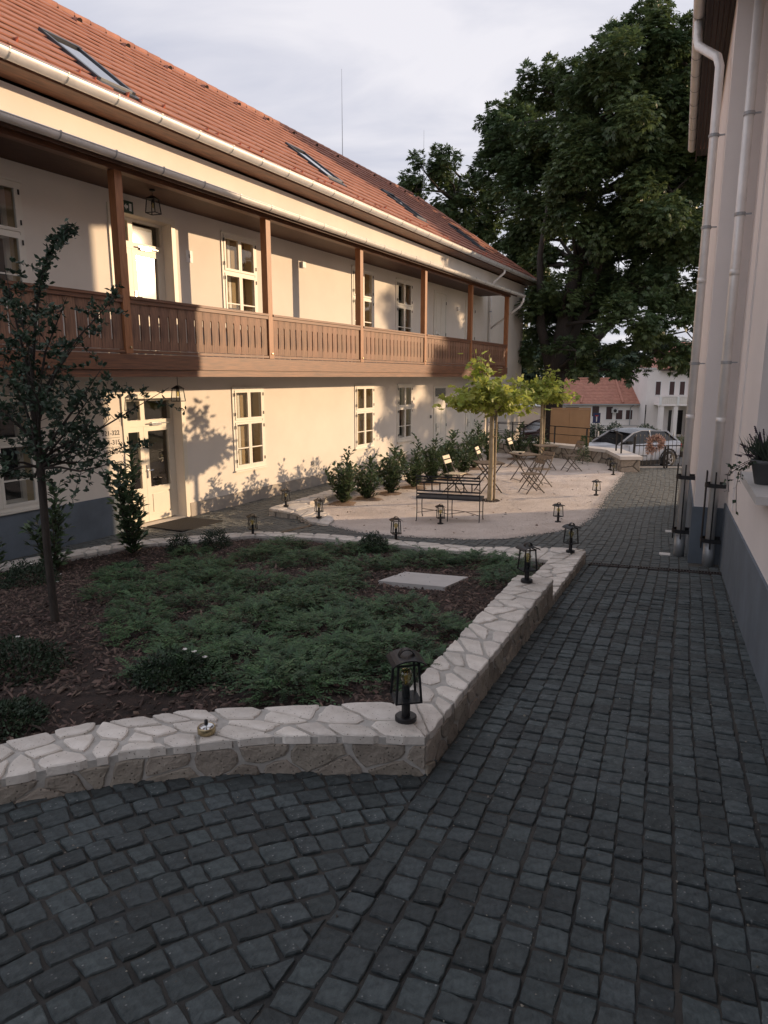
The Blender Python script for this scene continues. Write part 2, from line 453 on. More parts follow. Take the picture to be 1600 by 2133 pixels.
def zbed(x, y):
    return min(0.955-0.033*max(0, -x-0.2) if y < 3.7 else 9, max(0.08, 0.975-0.105*(y-3.4)-0.055*max(0, -x-1)*sstep((y-4)/5)), max(0.06, zg(x, y)+0.03) if y > 8.6 else 9)

PL_OUT = [(-4.6,0.2),(-3.4,1.3),(-2.6,2.15),(-1.72,2.80),(-1.21,3.00),(-0.57,3.10),(0.20,3.07),(1.62,6.38),(2.50,8.42)]
PL_IN  = [(-5.0,0.4),(-3.8,1.55),(-2.9,2.45),(-1.88,3.12),(-1.48,3.28),(-1.02,3.38),(0.05,3.42),(1.30,6.50),(2.10,8.30)]
BK_OUT = [(2.58,8.60),(2.03,9.02),(0.44,9.90),(-0.5,10.45),(-1.56,11.10),(-2.14,11.45),(-3.0,11.40),(-4.12,11.0),(-5.47,9.65),(-7.2,8.0)]
BK_IN  = [(2.10,8.30),(1.9,8.52),(0.3,9.55),(-0.65,10.1),(-1.55,10.72),(-2.14,11.08),(-2.9,11.05),(-3.95,10.7),(-5.25,9.40),(-6.95,7.75)]
BED = PL_IN+BK_IN[1:]+[(-8.5, 4.0)]
PLANTER = PL_OUT+BK_OUT+[(-9.5,4.0)]
CB_OUT = [(-1.0,12.17),(-1.36,12.42),(-1.70,13.20),(-2.32,13.72),(-1.60,15.35),(1.0,20.4),(3.5,25.0)]
CB_IN  = [(-0.93,12.62),(-1.06,13.10),(-1.38,13.85),(-1.66,14.25),(-1.22,15.2),(1.36,20.2),(3.86,24.8)]
GRAVEL_FRONT = [(-0.98,12.3),(-0.32,11.3),(0.54,10.8),(1.35,10.6),(1.9,10.7),(2.35,11.0),(3.0,11.6),(3.46,12.2),(4.0,13.3),(4.5,14.4),(5.25,16.2),(5.91,17.7),(6.6,19.3),(6.9,20.0)]
GRAVEL = GRAVEL_FRONT+[(7.3,21.9),(6.0,23.6),(4.0,25.6),(3.5,25.2)]+CB_OUT[::-1][1:]
GRAVEL_NO_CURB = GRAVEL

# big ground sheet to the horizon
gm = MB()
prof = [(-400,-1.0),(-40,-0.95),(20,-0.82),(21.5,-0.80),(32,-0.80),(40,-1.1),(74,-3.9),(110,-4.0),(400,-4.2),(4000,-4.5)]
for i, (y, z) in enumerate(prof):
    for x in (-3000, -300, -60, 60, 300, 3000): gm.v.append((x, y, z))
for i in range(len(prof)-1):
    for k in range(5):
        a = i*6+k; gm.f.append((a, a+1, a+7, a+6))
gm.build('ground', 'grass', kind='structure')
st = MB(); st.box(-30, 90, 21.6, 31.5, -0.95, -0.70)
street = st.build('street', 'asphalt', kind='structure')

# courtyard sheet (mortar and sand under the setts)
nx, ny = 90, 150
xs = np.linspace(-14, 12, nx); ys = np.linspace(-6, 21.3, ny)
V = np.array([(x, y, zg(x, y)-0.008) for y in ys for x in xs])
F = np.array([(j*nx+i, j*nx+i+1, (j+1)*nx+i+1, (j+1)*nx+i) for j in range(ny-1) for i in range(nx-1)])
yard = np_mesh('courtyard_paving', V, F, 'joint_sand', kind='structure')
sk = MB()
sk.box(-14, 12, -6, 21.3, -0.9, -0.06)
sk.prism([(-14,21.25),(7.25,21.25),(7.3,21.9),(6.0,23.6),(4.0,25.9),(3.6,40),(-14,40)], -0.9, -0.024)
sk.build('courtyard_base', 'concrete', kind='structure')

# ------------------------------------------------------------------ setts
u_dir = (math.sin(R(22.9)), math.cos(R(22.9)))
FC = (0.2-u_dir[0]*3.3, 3.07-u_dir[1]*3.3)
PITCHW = 0.113
def rb_line(y): return 0.713+0.419*y     # right wall x at given y

def sett_mesh(corners, rnd, fine):
    """corners: 4 xy of the cell, ccw"""
    nc = len(corners); cx = sum(p[0] for p in corners)/nc; cy = sum(p[1] for p in corners)/nc
    h = rnd.uniform(-0.005, 0.006); tx = rnd.uniform(-0.035, 0.035); ty = rnd.uniform(-0.035, 0.035)
    ring = []
    for i in range(nc):
        a = corners[i]; b = corners[(i+1) % nc]
        ring.append(a)
        if fine:
            for f in (0.33, 0.67):
                ring.append((a[0]+(b[0]-a[0])*f+rnd.uniform(-0.003, 0.003), a[1]+(b[1]-a[1])*f+rnd.uniform(-0.003, 0.003)))
    if fine:
        ring = [(cx+(p[0]-cx)*(0.965 if i % 3 == 0 else 1.0), cy+(p[1]-cy)*(0.965 if i % 3 == 0 else 1.0)) for i, p in enumerate(ring)]
    n = len(ring)
    def zt(x, y, dz): return zg(x, y)+h+(x-cx)*tx+(y-cy)*ty+dz
    vs = [(x, y, zt(x, y, -0.06)) for x, y in ring]
    vs += [(cx+(x-cx)*0.985, cy+(y-cy)*0.985, zt(x, y, -0.004+(rnd.uniform(-0.0015, 0.0015) if fine else 0))) for x, y in ring]
    k = 0.92 if fine else 0.92
    vs += [(cx+(x-cx)*k, cy+(y-cy)*k, zt(x, y, 0.001+(rnd.uniform(-0.0025, 0.0025) if fine else 0))) for x, y in ring]
    fs = []
    for lay in range(2):
        for i in range(n):
            j = (i+1) % n
            fs.append((lay*n+i, lay*n+j, (lay+1)*n+j, (lay+1)*n+i))
    if fine:
        vs.append((cx, cy, zt(cx, cy, 0.002+rnd.uniform(-0.002, 0.003))))
        for i in range(n): fs.append((2*n+i, 2*n+(i+1) % n, 3*n))
    else:
        fs.append(tuple(2*n+i for i in range(n)))
    return vs, fs

def sett_ok(x, y, cr):
    if y < 0.7 or y > 21.2 or x > 9.4 or x < -7.2: return False
    if x > rb_line(y)+0.04 and y < 8.6: return False
    if y >= 8.4 and x > rb_line(y)-0.42 and y < 15.2: return False
    if y > 17 and x > 9.3: return False
    # left building wall
    if (x+3.97)*0.884-(y-13.47)*0.468 < 0.03: return False
    if inside(GRAVEL, x, y) or (inside(PLANTER, x, y) and all(inside(PLANTER, *p) for p in cr)): return False
    # outside the camera's view and beyond a small step to the side
    if y < 3 and abs(x) > 0.75*y+1.4: return False
    if y >= 3 and (x < -0.62*y-1.6 or x > 0.62*y+1.0): return False
    return True

cells = []
rnd = random.Random(3)
# straight courses along the path and everywhere beyond the planter; a diagonal field of
# slightly curved courses fills the foreground left of the seam that runs from the planter corner
def cell_clip(cr, px, py, ax, ay):
    out = []
    for i in range(len(cr)):
        a = cr[i]; b = cr[(i+1) % len(cr)]
        da = (a[0]-px)*ax+(a[1]-py)*ay; db = (b[0]-px)*ax+(b[1]-py)*ay
        if da <= 0: out.append(a)
        if (da < 0 < db) or (db < 0 < da):
            t = da/(da-db); out.append((a[0]+(b[0]-a[0])*t, a[1]+(b[1]-a[1])*t))
    return out
def area(c): return abs(sum(c[i][0]*c[(i+1) % len(c)][1]-c[(i+1) % len(c)][0]*c[i][1] for i in range(len(c))))/2
nu = u_dir; nl = (u_dir[1], -u_dir[0])       # along, lateral (to the right)
for c in range(-110, 56):
    u = -8.0+rnd.uniform(0, 0.1)
    wob = rnd.uniform(-0.004, 0.004) if c else 0.0
    while u < 26.0:
        L = rnd.choice((0.085, 0.095, 0.105, 0.115, 0.125, 0.135)) if rnd.random() < 0.85 else rnd.uniform(0.06, 0.15)
        um = u+L/2; lm = (c+0.5)*PITCHW
        x = FC[0]+nu[0]*um+nl[0]*lm; y = FC[1]+nu[1]*um+nl[1]*lm
        if (c >= 0 or y > 7.6):
            drift = 0.03*math.sin(um*0.7+c*0.13)
            g = 0.0055
            cr = []
            for (uu, ll) in ((u+g, c*PITCHW+g), (u+g, (c+1)*PITCHW-g), (u+L-g, (c+1)*PITCHW-g), (u+L-g, c*PITCHW+g)):
                uu += rnd.uniform(-0.006, 0.006); ll += rnd.uniform(-0.005, 0.005)+drift+wob
                cr.append((FC[0]+nu[0]*uu+nl[0]*ll, FC[1]+nu[1]*uu+nl[1]*ll))
            if len(cr) >= 3 and area(cr) > 0.0005 and sett_ok(x, y, cr): cells.append((x, y, cr))
        u += L
C2 = (0.95, -0.35)
r = 0.6
while r < 6.4:
    dr = 0.122+rnd.uniform(-0.008, 0.010)
    a = R(60)+rnd.uniform(0, 0.04)
    while a < R(215):
        L = rnd.choice((0.095, 0.105, 0.115, 0.125, 0.14))
        da = L/(r+dr/2)
        am = a+da/2; x = C2[0]+(r+dr/2)*math.cos(am); y = C2[1]+(r+dr/2)*math.sin(am)
        if y < 5.2 and (x-FC[0])*nl[0]+(y-FC[1])*nl[1] < 0.12:
            cr = []
            g = 0.0055
            for (rr, aa) in ((r+g, a+da), (r+g, a), (r+dr-g, a), (r+dr-g, a+da)):
                rw = rr+0.035*math.sin(aa*5+r*0.8)+rnd.uniform(-0.006, 0.006)
                sg = g/rr if aa == a else -g/rr
                aw = aa+sg+rnd.uniform(-0.006, 0.006)/rr
                cr.append((C2[0]+rw*math.cos(aw), C2[1]+rw*math.sin(aw)))
            uc = (x-FC[0])*nu[0]+(y-FC[1])*nu[1]; e0 = 0.03*math.sin(uc*0.7)-0.006
            cr = cell_clip(cr, FC[0]+nl[0]*e0, FC[1]+nl[1]*e0, nl[0], nl[1])
            if len(cr) >= 3 and area(cr) > 0.0005 and sett_ok(x, y, cr): cells.append((x, y, cr))
        a += da
    r += dr
def ccw(c):
    s = sum(c[i][0]*c[(i+1) % len(c)][1]-c[(i+1) % len(c)][0]*c[i][1] for i in range(len(c)))
    return c if s > 0 else c[::-1]
def seen(x, y, z):
    dz = z-2.75; cp, sp = math.cos(PITCH), math.sin(PITCH)
    dep = y*cp-dz*sp; up = y*sp+dz*cp
    if dep < 0.3: return False
    return abs(1440*x/dep) < 800 and abs(1440*up/dep) < 1066
near = sorted([i for i, (x, y, c) in enumerate(cells) if seen(x, y, zg(x, y))], key=lambda i: cells[i][0]**2+cells[i][1]**2)[:300]
nearset = set(near)
bulk = MB()
for i, (x, y, c) in enumerate(cells):
    c = ccw(c)
    fine = x*x+y*y < 60
    vs, fs = sett_mesh(c, rnd, fine)
    if i in nearset:
        z = zg(x, y)
        me = bpy.data.meshes.new('sett')
        me.from_pydata([(a-x, b-y, d-z) for a, b, d in vs], [], fs)
        o = link('sett', me, 'sett', yard); o.location = (x, y, z)
    else: bulk.add(vs, fs)
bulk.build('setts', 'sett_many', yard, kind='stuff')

# pale grit and bits of leaf caught between the setts
P = []
while len(P) < 1100:
    y = random.uniform(0.9, 12)**1.0; x = random.uniform(-0.6*y-0.6, 0.6*y+0.6)
    if x > rb_line(y)-0.05 or inside(PLANTER, x, y) or inside(GRAVEL, x, y): continue
    P.append((x, y, zg(x, y)+random.uniform(-0.004, 0.006)))
P = np.array(P); sc = RNG.uniform(0.002, 0.0055, len(P))*np.where(RNG.random(len(P)) < 0.05, 2.0, 1)
TET_V = np.array([(1,0,0),(-0.5,0.87,0),(-0.5,-0.87,0),(0,0,0.9)], float); TET_F = np.array([(0,1,3),(1,2,3),(2,0,3)])
V = TET_V[None]*sc[:, None, None]*RNG.uniform(0.5, 1.6, (len(P), 1, 3))+P[:, None]; F = TET_F[None]+(np.arange(len(P))*4)[:, None, None]
np_mesh('grit', V.reshape(-1, 3), F.reshape(-1, 3), 'grit', yard, kind='stuff')

# gravel terrace
gpoly = GRAVEL
gv = []; gf = []
nx, ny = 110, 160
xs = np.linspace(-2.6, 7.6, nx); ys = np.linspace(10.4, 26.0, ny)
idx = {}
for j in range(ny-1):
    for i in range(nx-1):
        cx = (xs[i]+xs[i+1])/2; cy = (ys[j]+ys[j+1])/2
        if inside(gpoly, cx, cy):
            q = []
            for (a, b) in ((i, j), (i+1, j), (i+1, j+1), (i, j+1)):
                if (a, b) not in idx:
                    idx[(a, b)] = len(gv)
                    x = xs[a]; y = ys[b]
                    gv.append((x, y, zg(x, y)+0.010+0.006*math.sin(x*3.1)*math.cos(y*2.3)))
                q.append(idx[(a, b)])
            gf.append(q)
gravel = np_mesh('gravel_terrace', gv, gf, 'gravel', kind='structure', smooth=True)
# loose grains, denser along the ragged edge
P = []
for k in range(26000):
    if k < 6000:
        i = random.randrange(len(GRAVEL_FRONT)-1); t = random.random()
        x = GRAVEL_FRONT[i][0]*(1-t)+GRAVEL_FRONT[i+1][0]*t+random.gauss(0, 0.05)
        y = GRAVEL_FRONT[i][1]*(1-t)+GRAVEL_FRONT[i+1][1]*t+random.gauss(0, 0.07)
    else:
        x = random.uniform(-1.5, 7); y = random.uniform(10.5, 20)
        if not inside(GRAVEL, x, y): continue
    P.append((x, y, zg(x, y)+0.012))
P = np.array(P)
OCT_V = np.array([(1,0,0),(-0.5,0.87,0),(-0.5,-0.87,0),(0,0,0.8)], float)
OCT_F = np.array([(0,1,3),(1,2,3),(2,0,3)])
sc = RNG.uniform(0.006, 0.016, len(P))
ang = RNG.uniform(0, 6.28, len(P))
ca, sa = np.cos(ang), np.sin(ang)
B = OCT_V[None]*sc[:, None, None]
Vx = B[..., 0]*ca[:, None]-B[..., 1]*sa[:, None]; Vy = B[..., 0]*sa[:, None]+B[..., 1]*ca[:, None]
V = np.stack([Vx, Vy, B[..., 2]], -1)+P[:, None]
F = OCT_F[None]+(np.arange(len(P))*4)[:, None, None]
np_mesh('gravel', V.reshape(-1, 3), F.reshape(-1, 3), 'gravel', gravel, kind='stuff')

P = []
while len(P) < 110:
    x = random.uniform(-1.5, 7); y = random.uniform(10.5, 22)
    if inside(GRAVEL, x, y): P.append((x, y, zg(x, y)+0.02))
n = len(P); V, F = leaves_arrays(np.array(P), RNG.normal(size=(n,3))*[1,1,.15], RNG.normal(size=(n,3))*.3+[0,0,1], RNG.uniform(.03,.09,n), RNG.uniform(.02,.06,n))
np_mesh('fallen_leaves', V, F, 'dry_leaf', gravel, kind='stuff')

# ------------------------------------------------------------------ stone walls (planter, curbs)
def clip(poly, px, py, nx_, ny_):
    out = []
    for i in range(len(poly)):
        a = poly[i]; b = poly[(i+1) % len(poly)]
        da = (a[0]-px)*nx_+(a[1]-py)*ny_; db = (b[0]-px)*nx_+(b[1]-py)*ny_
        if da <= 0: out.append(a)
        if (da < 0 < db) or (db < 0 < da):
            t = da/(da-db); out.append((a[0]+(b[0]-a[0])*t, a[1]+(b[1]-a[1])*t))
    return out

def voronoi_cells(L, H, size, rnd, gap=0.012, jitter=0.42, rows=None, squash=1.0):
    rows = rows or max(1, round(H/size)); skip = 0.22; cols = max(1, round(L/(size*squash)))
    pts = []
    for i in range(cols):
        for j in range(rows):
            if rows > 1 and rnd.random() < skip: continue
            pts.append(((i+0.5+rnd.uniform(-jitter, jitter)+(0.25 if j % 2 else -0.25))*L/cols, (j+0.5+rnd.uniform(-jitter, jitter)*0.8)*H/rows))
    out = []
    for i, p in enumerate(pts):
        poly = [(0,0),(L,0),(L,H),(0,H)]
        for k, q in enumerate(pts):
            if k == i: continue
            dx, dy = q[0]-p[0], q[1]-p[1]; d = math.hypot(dx, dy)
            if d > size*4*max(1, squash): continue
            g = gap*rnd.uniform(0.35, 1.9)/2
            poly = clip(poly, (p[0]+q[0])/2-dx/d*g, (p[1]+q[1])/2-dy/d*g, dx, dy)
            if len(poly) < 3: break
        if len(poly) >= 3: out.append(poly)
    return out

def rough_poly(poly, rnd, seg=0.04, amp=0.006):
    out = []
    n = len(poly)
    cx = sum(p[0] for p in poly)/n; cy = sum(p[1] for p in poly)/n
    for i in range(n):
        a = poly[i]; b = poly[(i+1) % n]
        L = math.hypot(b[0]-a[0], b[1]-a[1])
        k = max(1, min(5, int(L/seg)))
        for s in range(k):
            f = s/k
            x = a[0]+(b[0]-a[0])*f; y = a[1]+(b[1]-a[1])*f
            if s == 0:
                x = x+(cx-x)*0.07; y = y+(cy-y)*0.07
            out.append((x+rnd.uniform(-amp, amp), y+rnd.uniform(-amp, amp)))
    return out

def stone(poly, mapf, depth, proud, m, parent, rnd, name='stone'):
    ring = rough_poly(poly, rnd)
    n = len(ring); cx = sum(p[0] for p in ring)/n; cy = sum(p[1] for p in ring)/n
    pr = proud+rnd.uniform(-0.003, 0.004)
    vs = [mapf(x, y, -depth) for x, y in ring]
    vs += [mapf(x, y, pr-0.006) for x, y in ring]
    vs += [mapf(cx+(x-cx)*0.9, cy+(y-cy)*0.9, pr+rnd.uniform(-0.002, 0.002)) for x, y in ring]
    vs.append(mapf(cx, cy, pr+rnd.uniform(-0.001, 0.004)))
    fs = []
    for lay in range(2):
        for i in range(n):
            j = (i+1) % n; fs.append((lay*n+i, lay*n+j, (lay+1)*n+j, (lay+1)*n+i))
    for i in range(n): fs.append((2*n+i, 2*n+(i+1) % n, 3*n))
    c = Vector(mapf(cx, cy, 0))
    me = bpy.data.meshes.new(name)
    me.from_pydata([tuple(Vector(v)-c) for v in vs], [], fs)
    o = link(name, me, m, parent); o.location = c
    return o

def lens(pl):
    out = [0]
    for a, b in zip(pl, pl[1:]): out.append(out[-1]+math.hypot(b[0]-a[0], b[1]-a[1]))
    return out

def interp(pl, ts, t):
    for i in range(len(ts)-1):
        if t <= ts[i+1] or i == len(ts)-2:
            f = (t-ts[i])/(ts[i+1]-ts[i]); return pl[i][0]*(1-f)+pl[i+1][0]*f, pl[i][1]*(1-f)+pl[i+1][1]*f

def resample(outer, inner, step=0.22):
    o2, i2 = [], []
    for k in range(len(outer)-1):
        a, b, c, d = outer[k], outer[k+1], inner[k], inner[k+1]
        n = max(1, int(math.hypot(b[0]-a[0], b[1]-a[1])/step))
        for q in range(n):
            f = q/n; o2.append((a[0]+(b[0]-a[0])*f, a[1]+(b[1]-a[1])*f)); i2.append((c[0]+(d[0]-c[0])*f, c[1]+(d[1]-c[1])*f))
    return o2+[outer[-1]], i2+[inner[-1]]

def stone_strip(outer, inner, ztop, parent, rnd, face=True, size=0.17, facesize=0.15, cap_over=0.012, base=None, capm='limestone', facem='facestone', inner_face=False, faces_h=None):
    """cap and outer face of a low stone wall; ztop(x,y) top height, base(x,y) foot height"""
    outer, inner = resample(outer, inner)
    ts = lens(outer); L = ts[-1]
    W = sum(math.hypot(a[0]-b[0], a[1]-b[1]) for a, b in zip(outer, inner))/len(outer)
    base = base or (lambda x, y: zg(x, y)-0.05)
    body = MB()
    n = len(outer)
    for i in range(n):
        o_, i_ = outer[i], inner[i]
        for (x, y) in (o_, i_):
            body.v.append((x, y, min(base(x, y), ztop(x, y)-0.1)-0.15)); body.v.append((x, y, ztop(x, y)-0.014))
    for i in range(n-1):
        a = i*4; b = a+4
        body.f += [(a+1, b+1, b+3, a+3), (a, b, b+1, a+1), (a+3, b+3, b+2, a+2)]
    body.f += [(0, 1, 3, 2), ((n-1)*4, (n-1)*4+2, (n-1)*4+3, (n-1)*4+1)]
    body.build('mortar', 'mortar', parent)
    def capmap(u, v, h):
        f = v/W
        xo, yo = interp(outer, ts, min(max(u, 0), L)); xi, yi = interp(inner, ts, min(max(u, 0), L))
        f = -cap_over/W+f*(1+2*cap_over/W)
        x = xo+(xi-xo)*f; y = yo+(yi-yo)*f
        return (x, y, ztop(x, y)+h)
    for poly in voronoi_cells(L, W, size, rnd, gap=0.026, jitter=0.55):
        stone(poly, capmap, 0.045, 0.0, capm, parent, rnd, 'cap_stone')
    if face:
        Hm = faces_h or 0.28
        rows = max(1, round(Hm/facesize))
        def facemap(u, v, h):
            uu = min(max(u, 0.0), L)
            x, y = interp(outer, ts, uu); x2, y2 = interp(outer, ts, min(uu+0.02, L)); x1, y1 = interp(outer, ts, max(uu-0.02, 0))
            tx, ty = x2-x1, y2-y1; l = math.hypot(tx, ty) or 1
            nx_, ny_ = ty/l, -tx/l
            zt = ztop(x, y)-0.05; zb = base(x, y)
            return (x+nx_*h, y+ny_*h, zb+(zt-zb)*(v/Hm))
        for poly in voronoi_cells(L, Hm, facesize, rnd, gap=0.016, rows=rows, squash=1.15):
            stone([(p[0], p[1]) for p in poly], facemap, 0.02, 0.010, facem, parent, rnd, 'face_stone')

rs = random.Random(21)
planter = thing('planter_wall', 'low pale stone wall with irregular flat cap stones enclosing the mulch planting bed', 'wall')
def z_front(x, y): return 1.05-0.035*max(0, -x-0.2)
def z_leg(x, y): return 1.05-(y-3.07)/(6.38-3.07)*0.19
stone_strip(PL_OUT[:7], PL_IN[:7], z_front, planter, rs)
def mid(a, b, f): return (a[0]*(1-f)+b[0]*f, a[1]*(1-f)+b[1]*f)
stone_strip([PL_OUT[6], PL_OUT[7]], [PL_IN[6], PL_IN[7]], z_leg, planter, rs)
def z_low(x, y): return 0.685-(y-6.38)/(8.42-6.38)*0.11
stone_strip([PL_OUT[7], PL_OUT[8], BK_OUT[0]], [PL_IN[7], PL_IN[8], (2.12,8.32)], z_low, planter, rs, faces_h=0.16)
def z_back(x, y): return max(0.13, 0.575-(2.5-x)*0.135+0.03*max(0, -x-3), zg(x, y)+0.075)
stone_strip(BK_OUT, BK_IN, z_back, planter, rs, size=0.22, faces_h=0.10, facesize=0.3)
# end face of the higher wall at the step
def stepmap(u, v, h):
    a, b = PL_OUT[7], PL_IN[7]
    f = u/0.36
    return (a[0]+(b[0]-a[0])*f+0.36*h, a[1]+(b[1]-a[1])*f+0.93*h, 0.66+v)
for poly in voronoi_cells(0.36, 0.17, 0.17, rs, rows=1): stone(poly, stepmap, 0.02, 0.012, 'facestone', planter, rs, 'face_stone')

curb = thing('terrace_curb', 'low flagstone curb curving round the left end of the gravel terrace', 'curb')
stone_strip(CB_OUT, CB_IN, lambda x, y: 0.15, curb, rs, size=0.24, faces_h=0.10, facesize=0.3)

# low wall behind the terrace and the pier at the gate
LW_O = [(3.9,25.6),(5.6,24.25),(7.15,22.1),(6.95,20.15)]
LW_I = [(4.15,25.95),(5.9,24.55),(7.62,22.3),(7.50,20.15)]
lw = thing('terrace_wall', 'low rubble wall with smooth pale coping behind the terrace, ending in a pier at the gate', 'wall')
b = MB(); n = 4
for i in range(n):
    for (x, y) in (LW_O[i], LW_I[i]):
        b.v.append((x, y, -0.75)); b.v.append((x, y, 0.37))
for i in range(n-1):
    a = i*4; c = a+4
    b.f += [(a+1, c+1, c+3, a+3), (a, c, c+1, a+1), (a+3, c+3, c+2, a+2)]
b.f += [(0, 1, 3, 2), ((n-1)*4, (n-1)*4+2, (n-1)*4+3, (n-1)*4+1)]
b.build('mortar', 'mortar_dark', lw)
def offs(pl_a, pl_b, d):
    return [(a[0]+(a[0]-b_[0])/math.hypot(a[0]-b_[0], a[1]-b_[1])*d, a[1]+(a[1]-b_[1])/math.hypot(a[0]-b_[0], a[1]-b_[1])*d) for a, b_ in zip(pl_a, pl_b)]
CO = offs(LW_O, LW_I, 0.05); CI = offs(LW_I, LW_O, 0.05)
CO[-1] = (CO[-1][0], CO[-1][1]-0.06); CI[-1] = (CI[-1][0], CI[-1][1]-0.06)
for i in range(3):
    cb = MB()
    e = 0.004
    q = [mid(CO[i], CO[i+1], e if i else 0), mid(CO[i], CO[i+1], 1-e), mid(CI[i], CI[i+1], 1-e), mid(CI[i], CI[i+1], e if i else 0)]
    cb.prism(q, 0.37, 0.47)
    cb.build('coping', 'capstone', lw)
tl = lens(LW_O)
def lwmap(u, v, h):
    x, y = interp(LW_O, tl, min(u, tl[-1])); x2, y2 = interp(LW_O, tl, min(u+0.02, tl[-1])); x1, y1 = interp(LW_O, tl, max(0, u-0.02))
    tx, ty = x2-x1, y2-y1; l = math.hypot(tx, ty) or 1
    return (x+ty/l*h, y-tx/l*h, v-0.02)
rs2 = random.Random(5)
for poly in voronoi_cells(tl[-1], 0.38, 0.2, rs2, gap=0.03, rows=2, squash=1.2): stone(poly, lwmap, 0.02, 0.012, 'facestone', lw, rs2, 'face_stone')
def piermap(u, v, h): return (6.95+u, 20.15-h, v-0.02)
for poly in voronoi_cells(0.55, 0.38, 0.2, rs2, gap=0.03, rows=2): stone(poly, piermap, 0.02, 0.012, 'facestone', lw, rs2, 'face_stone')

# drainage channels
dr = thing('drain_grate', 'narrow slotted metal drain grate running across the dark path beside the planter corner', 'drain')
A = Vector((2.60,8.50,0)); Bv = Vector((3.98,7.86,0)); D = (Bv-A); L = D.length; D.normalize(); Nn = Vector((-D.y, D.x, 0))
def dz(p): return zg(p.x, p.y)
fr = MB()
for sgn in (-1, 1):
    for k in range(12):
        p = A+D*(L*k/12)+Nn*0.055*sgn; q = A+D*(L*(k+1)/12)+Nn*0.055*sgn
        fr.bar((p.x, p.y, dz(p)+0.006), (q.x, q.y, dz(q)+0.006), 0.012, 0.02)
fr.build('rim', 'rust_metal', dr)
sl_ = MB()
for k in range(46):
    p = A+D*(L*(k+0.5)/46)
    a = p-Nn*0.05; c = p+Nn*0.05
    sl_.bar((a.x, a.y, dz(a)+0.006), (c.x, c.y, dz(c)+0.006), 0.013, 0.014)
sl_.build('slats', 'rust_metal', dr, kind='stuff')
gt = MB()
p = A-Nn*0.05; q = Bv-Nn*0.05; p2 = A+Nn*0.05; q2 = Bv+Nn*0.05
gt.add([(p.x,p.y,dz(p)-0.006),(q.x,q.y,dz(q)-0.006),(q2.x,q2.y,dz(q2)-0.006),(p2.x,p2.y,dz(p2)-0.006)], [(0,1,2,3)])
gt.build('channel', 'window_dark', dr)
d2 = MB(); d2.bar((-1.30,12.30,zg(-1.3,12.3)+0.004), (-1.92,11.32,zg(-1.92,11.32)+0.004), 0.09, 0.02)
d2.build('drain_strip', 'rust_metal', label='plain metal drain strip crossing the cobbles between the two stone curbs', cat='drain')

# door mat
mat_ = MB(); mat_.prism([(-4.40,12.54),(-3.62,12.10),(-3.10,13.05),(-3.90,13.44)], lambda x, y: zg(x, y)+0.004, lambda x, y: zg(x, y)+0.022)
mat_.build('doormat', 'doormat', label='dark doormat lying on the cobbles in front of the sunlit glazed door', cat='doormat')

# ------------------------------------------------------------------ left building
# local frame: x along the facade towards the gate, -y out of the wall, z up
LB = thing('courtyard_house', 'long two-storey cream house with red tiled roof and a timber gallery along its upper floor', 'building', (-3.97, 13.47, 0), R(62.1))
S0, S1 = -10.0, 22.3
WT = 0.36
openings = []   # (x0,x1,z0,z1,depth)
LOW_Z, TOP_Z = 0.80, 2.48
G_WIN = [(-4.35,-3.12,0.80,2.44),(1.62,2.60,0.80,2.48),(6.78,7.78,0.80,2.48),(9.38,10.36,0.80,2.48)]
U_WIN = [(-4.15,-3.0,3.80,5.50),(1.48,2.50,3.80,5.58),(6.68,7.76,3.80,5.60),(9.28,10.30,3.80,5.60)]
DOORS = [(-1.28,0.05,0.02,2.36),(-1.28,0.05,3.16,5.50)]
for w in G_WIN+U_WIN: openings.append(w)
for d in DOORS: openings.append(d)
zt_wall = 6.86
xsb = sorted({S0, S1}|{v for o in openings for v in o[:2]})
zsb = sorted({0.0-0.9, 3.0, zt_wall}|{v for o in openings for v in o[2:]})
wb = MB()
for i in range(len(xsb)-1):
    for j in range(len(zsb)-1):
        x0, x1, z0, z1 = xsb[i], xsb[i+1], zsb[j], zsb[j+1]
        xc, zc = (x0+x1)/2, (z0+z1)/2
        if any(o[0] < xc < o[1] and o[2] < zc < o[3] for o in openings): continue
        wb.add([(x0,0,z0),(x1,0,z0),(x1,0,z1),(x0,0,z1)], [(0,1,2,3)])
for o in openings:
    x0, x1, z0, z1 = o; d = WT
    wb.add([(x0,0,z0),(x0,d,z0),(x0,d,z1),(x0,0,z1)], [(0,1,2,3)])
    wb.add([(x1,0,z0),(x1,0,z1),(x1,d,z1),(x1,d,z0)], [(0,1,2,3)])
    wb.add([(x0,0,z1),(x0,d,z1),(x1,d,z1),(x1,0,z1)], [(0,1,2,3)])
    wb.add([(x0,0,z0),(x1,0,z0),(x1,d,z0),(x0,d,z0)], [(0,1,2,3)])
WB = -8.4
wb.add([(S1,0,-0.9),(S1,WB,-0.9)] and [(S1,0,-0.9),(S1,8.4,-0.9),(S1,8.4,zt_wall),(S1,0,zt_wall)], [(0,1,2,3)])
wb.add([(S0,0,-0.9),(S0,0,zt_wall),(S0,8.4,zt_wall),(S0,8.4,-0.9)], [(0,1,2,3)])
wb.add([(S0,8.4,-0.9),(S0,8.4,zt_wall),(S1,8.4,zt_wall),(S1,8.4,-0.9)], [(0,1,2,3)])
wb.build('wall', 'plaster', LB)
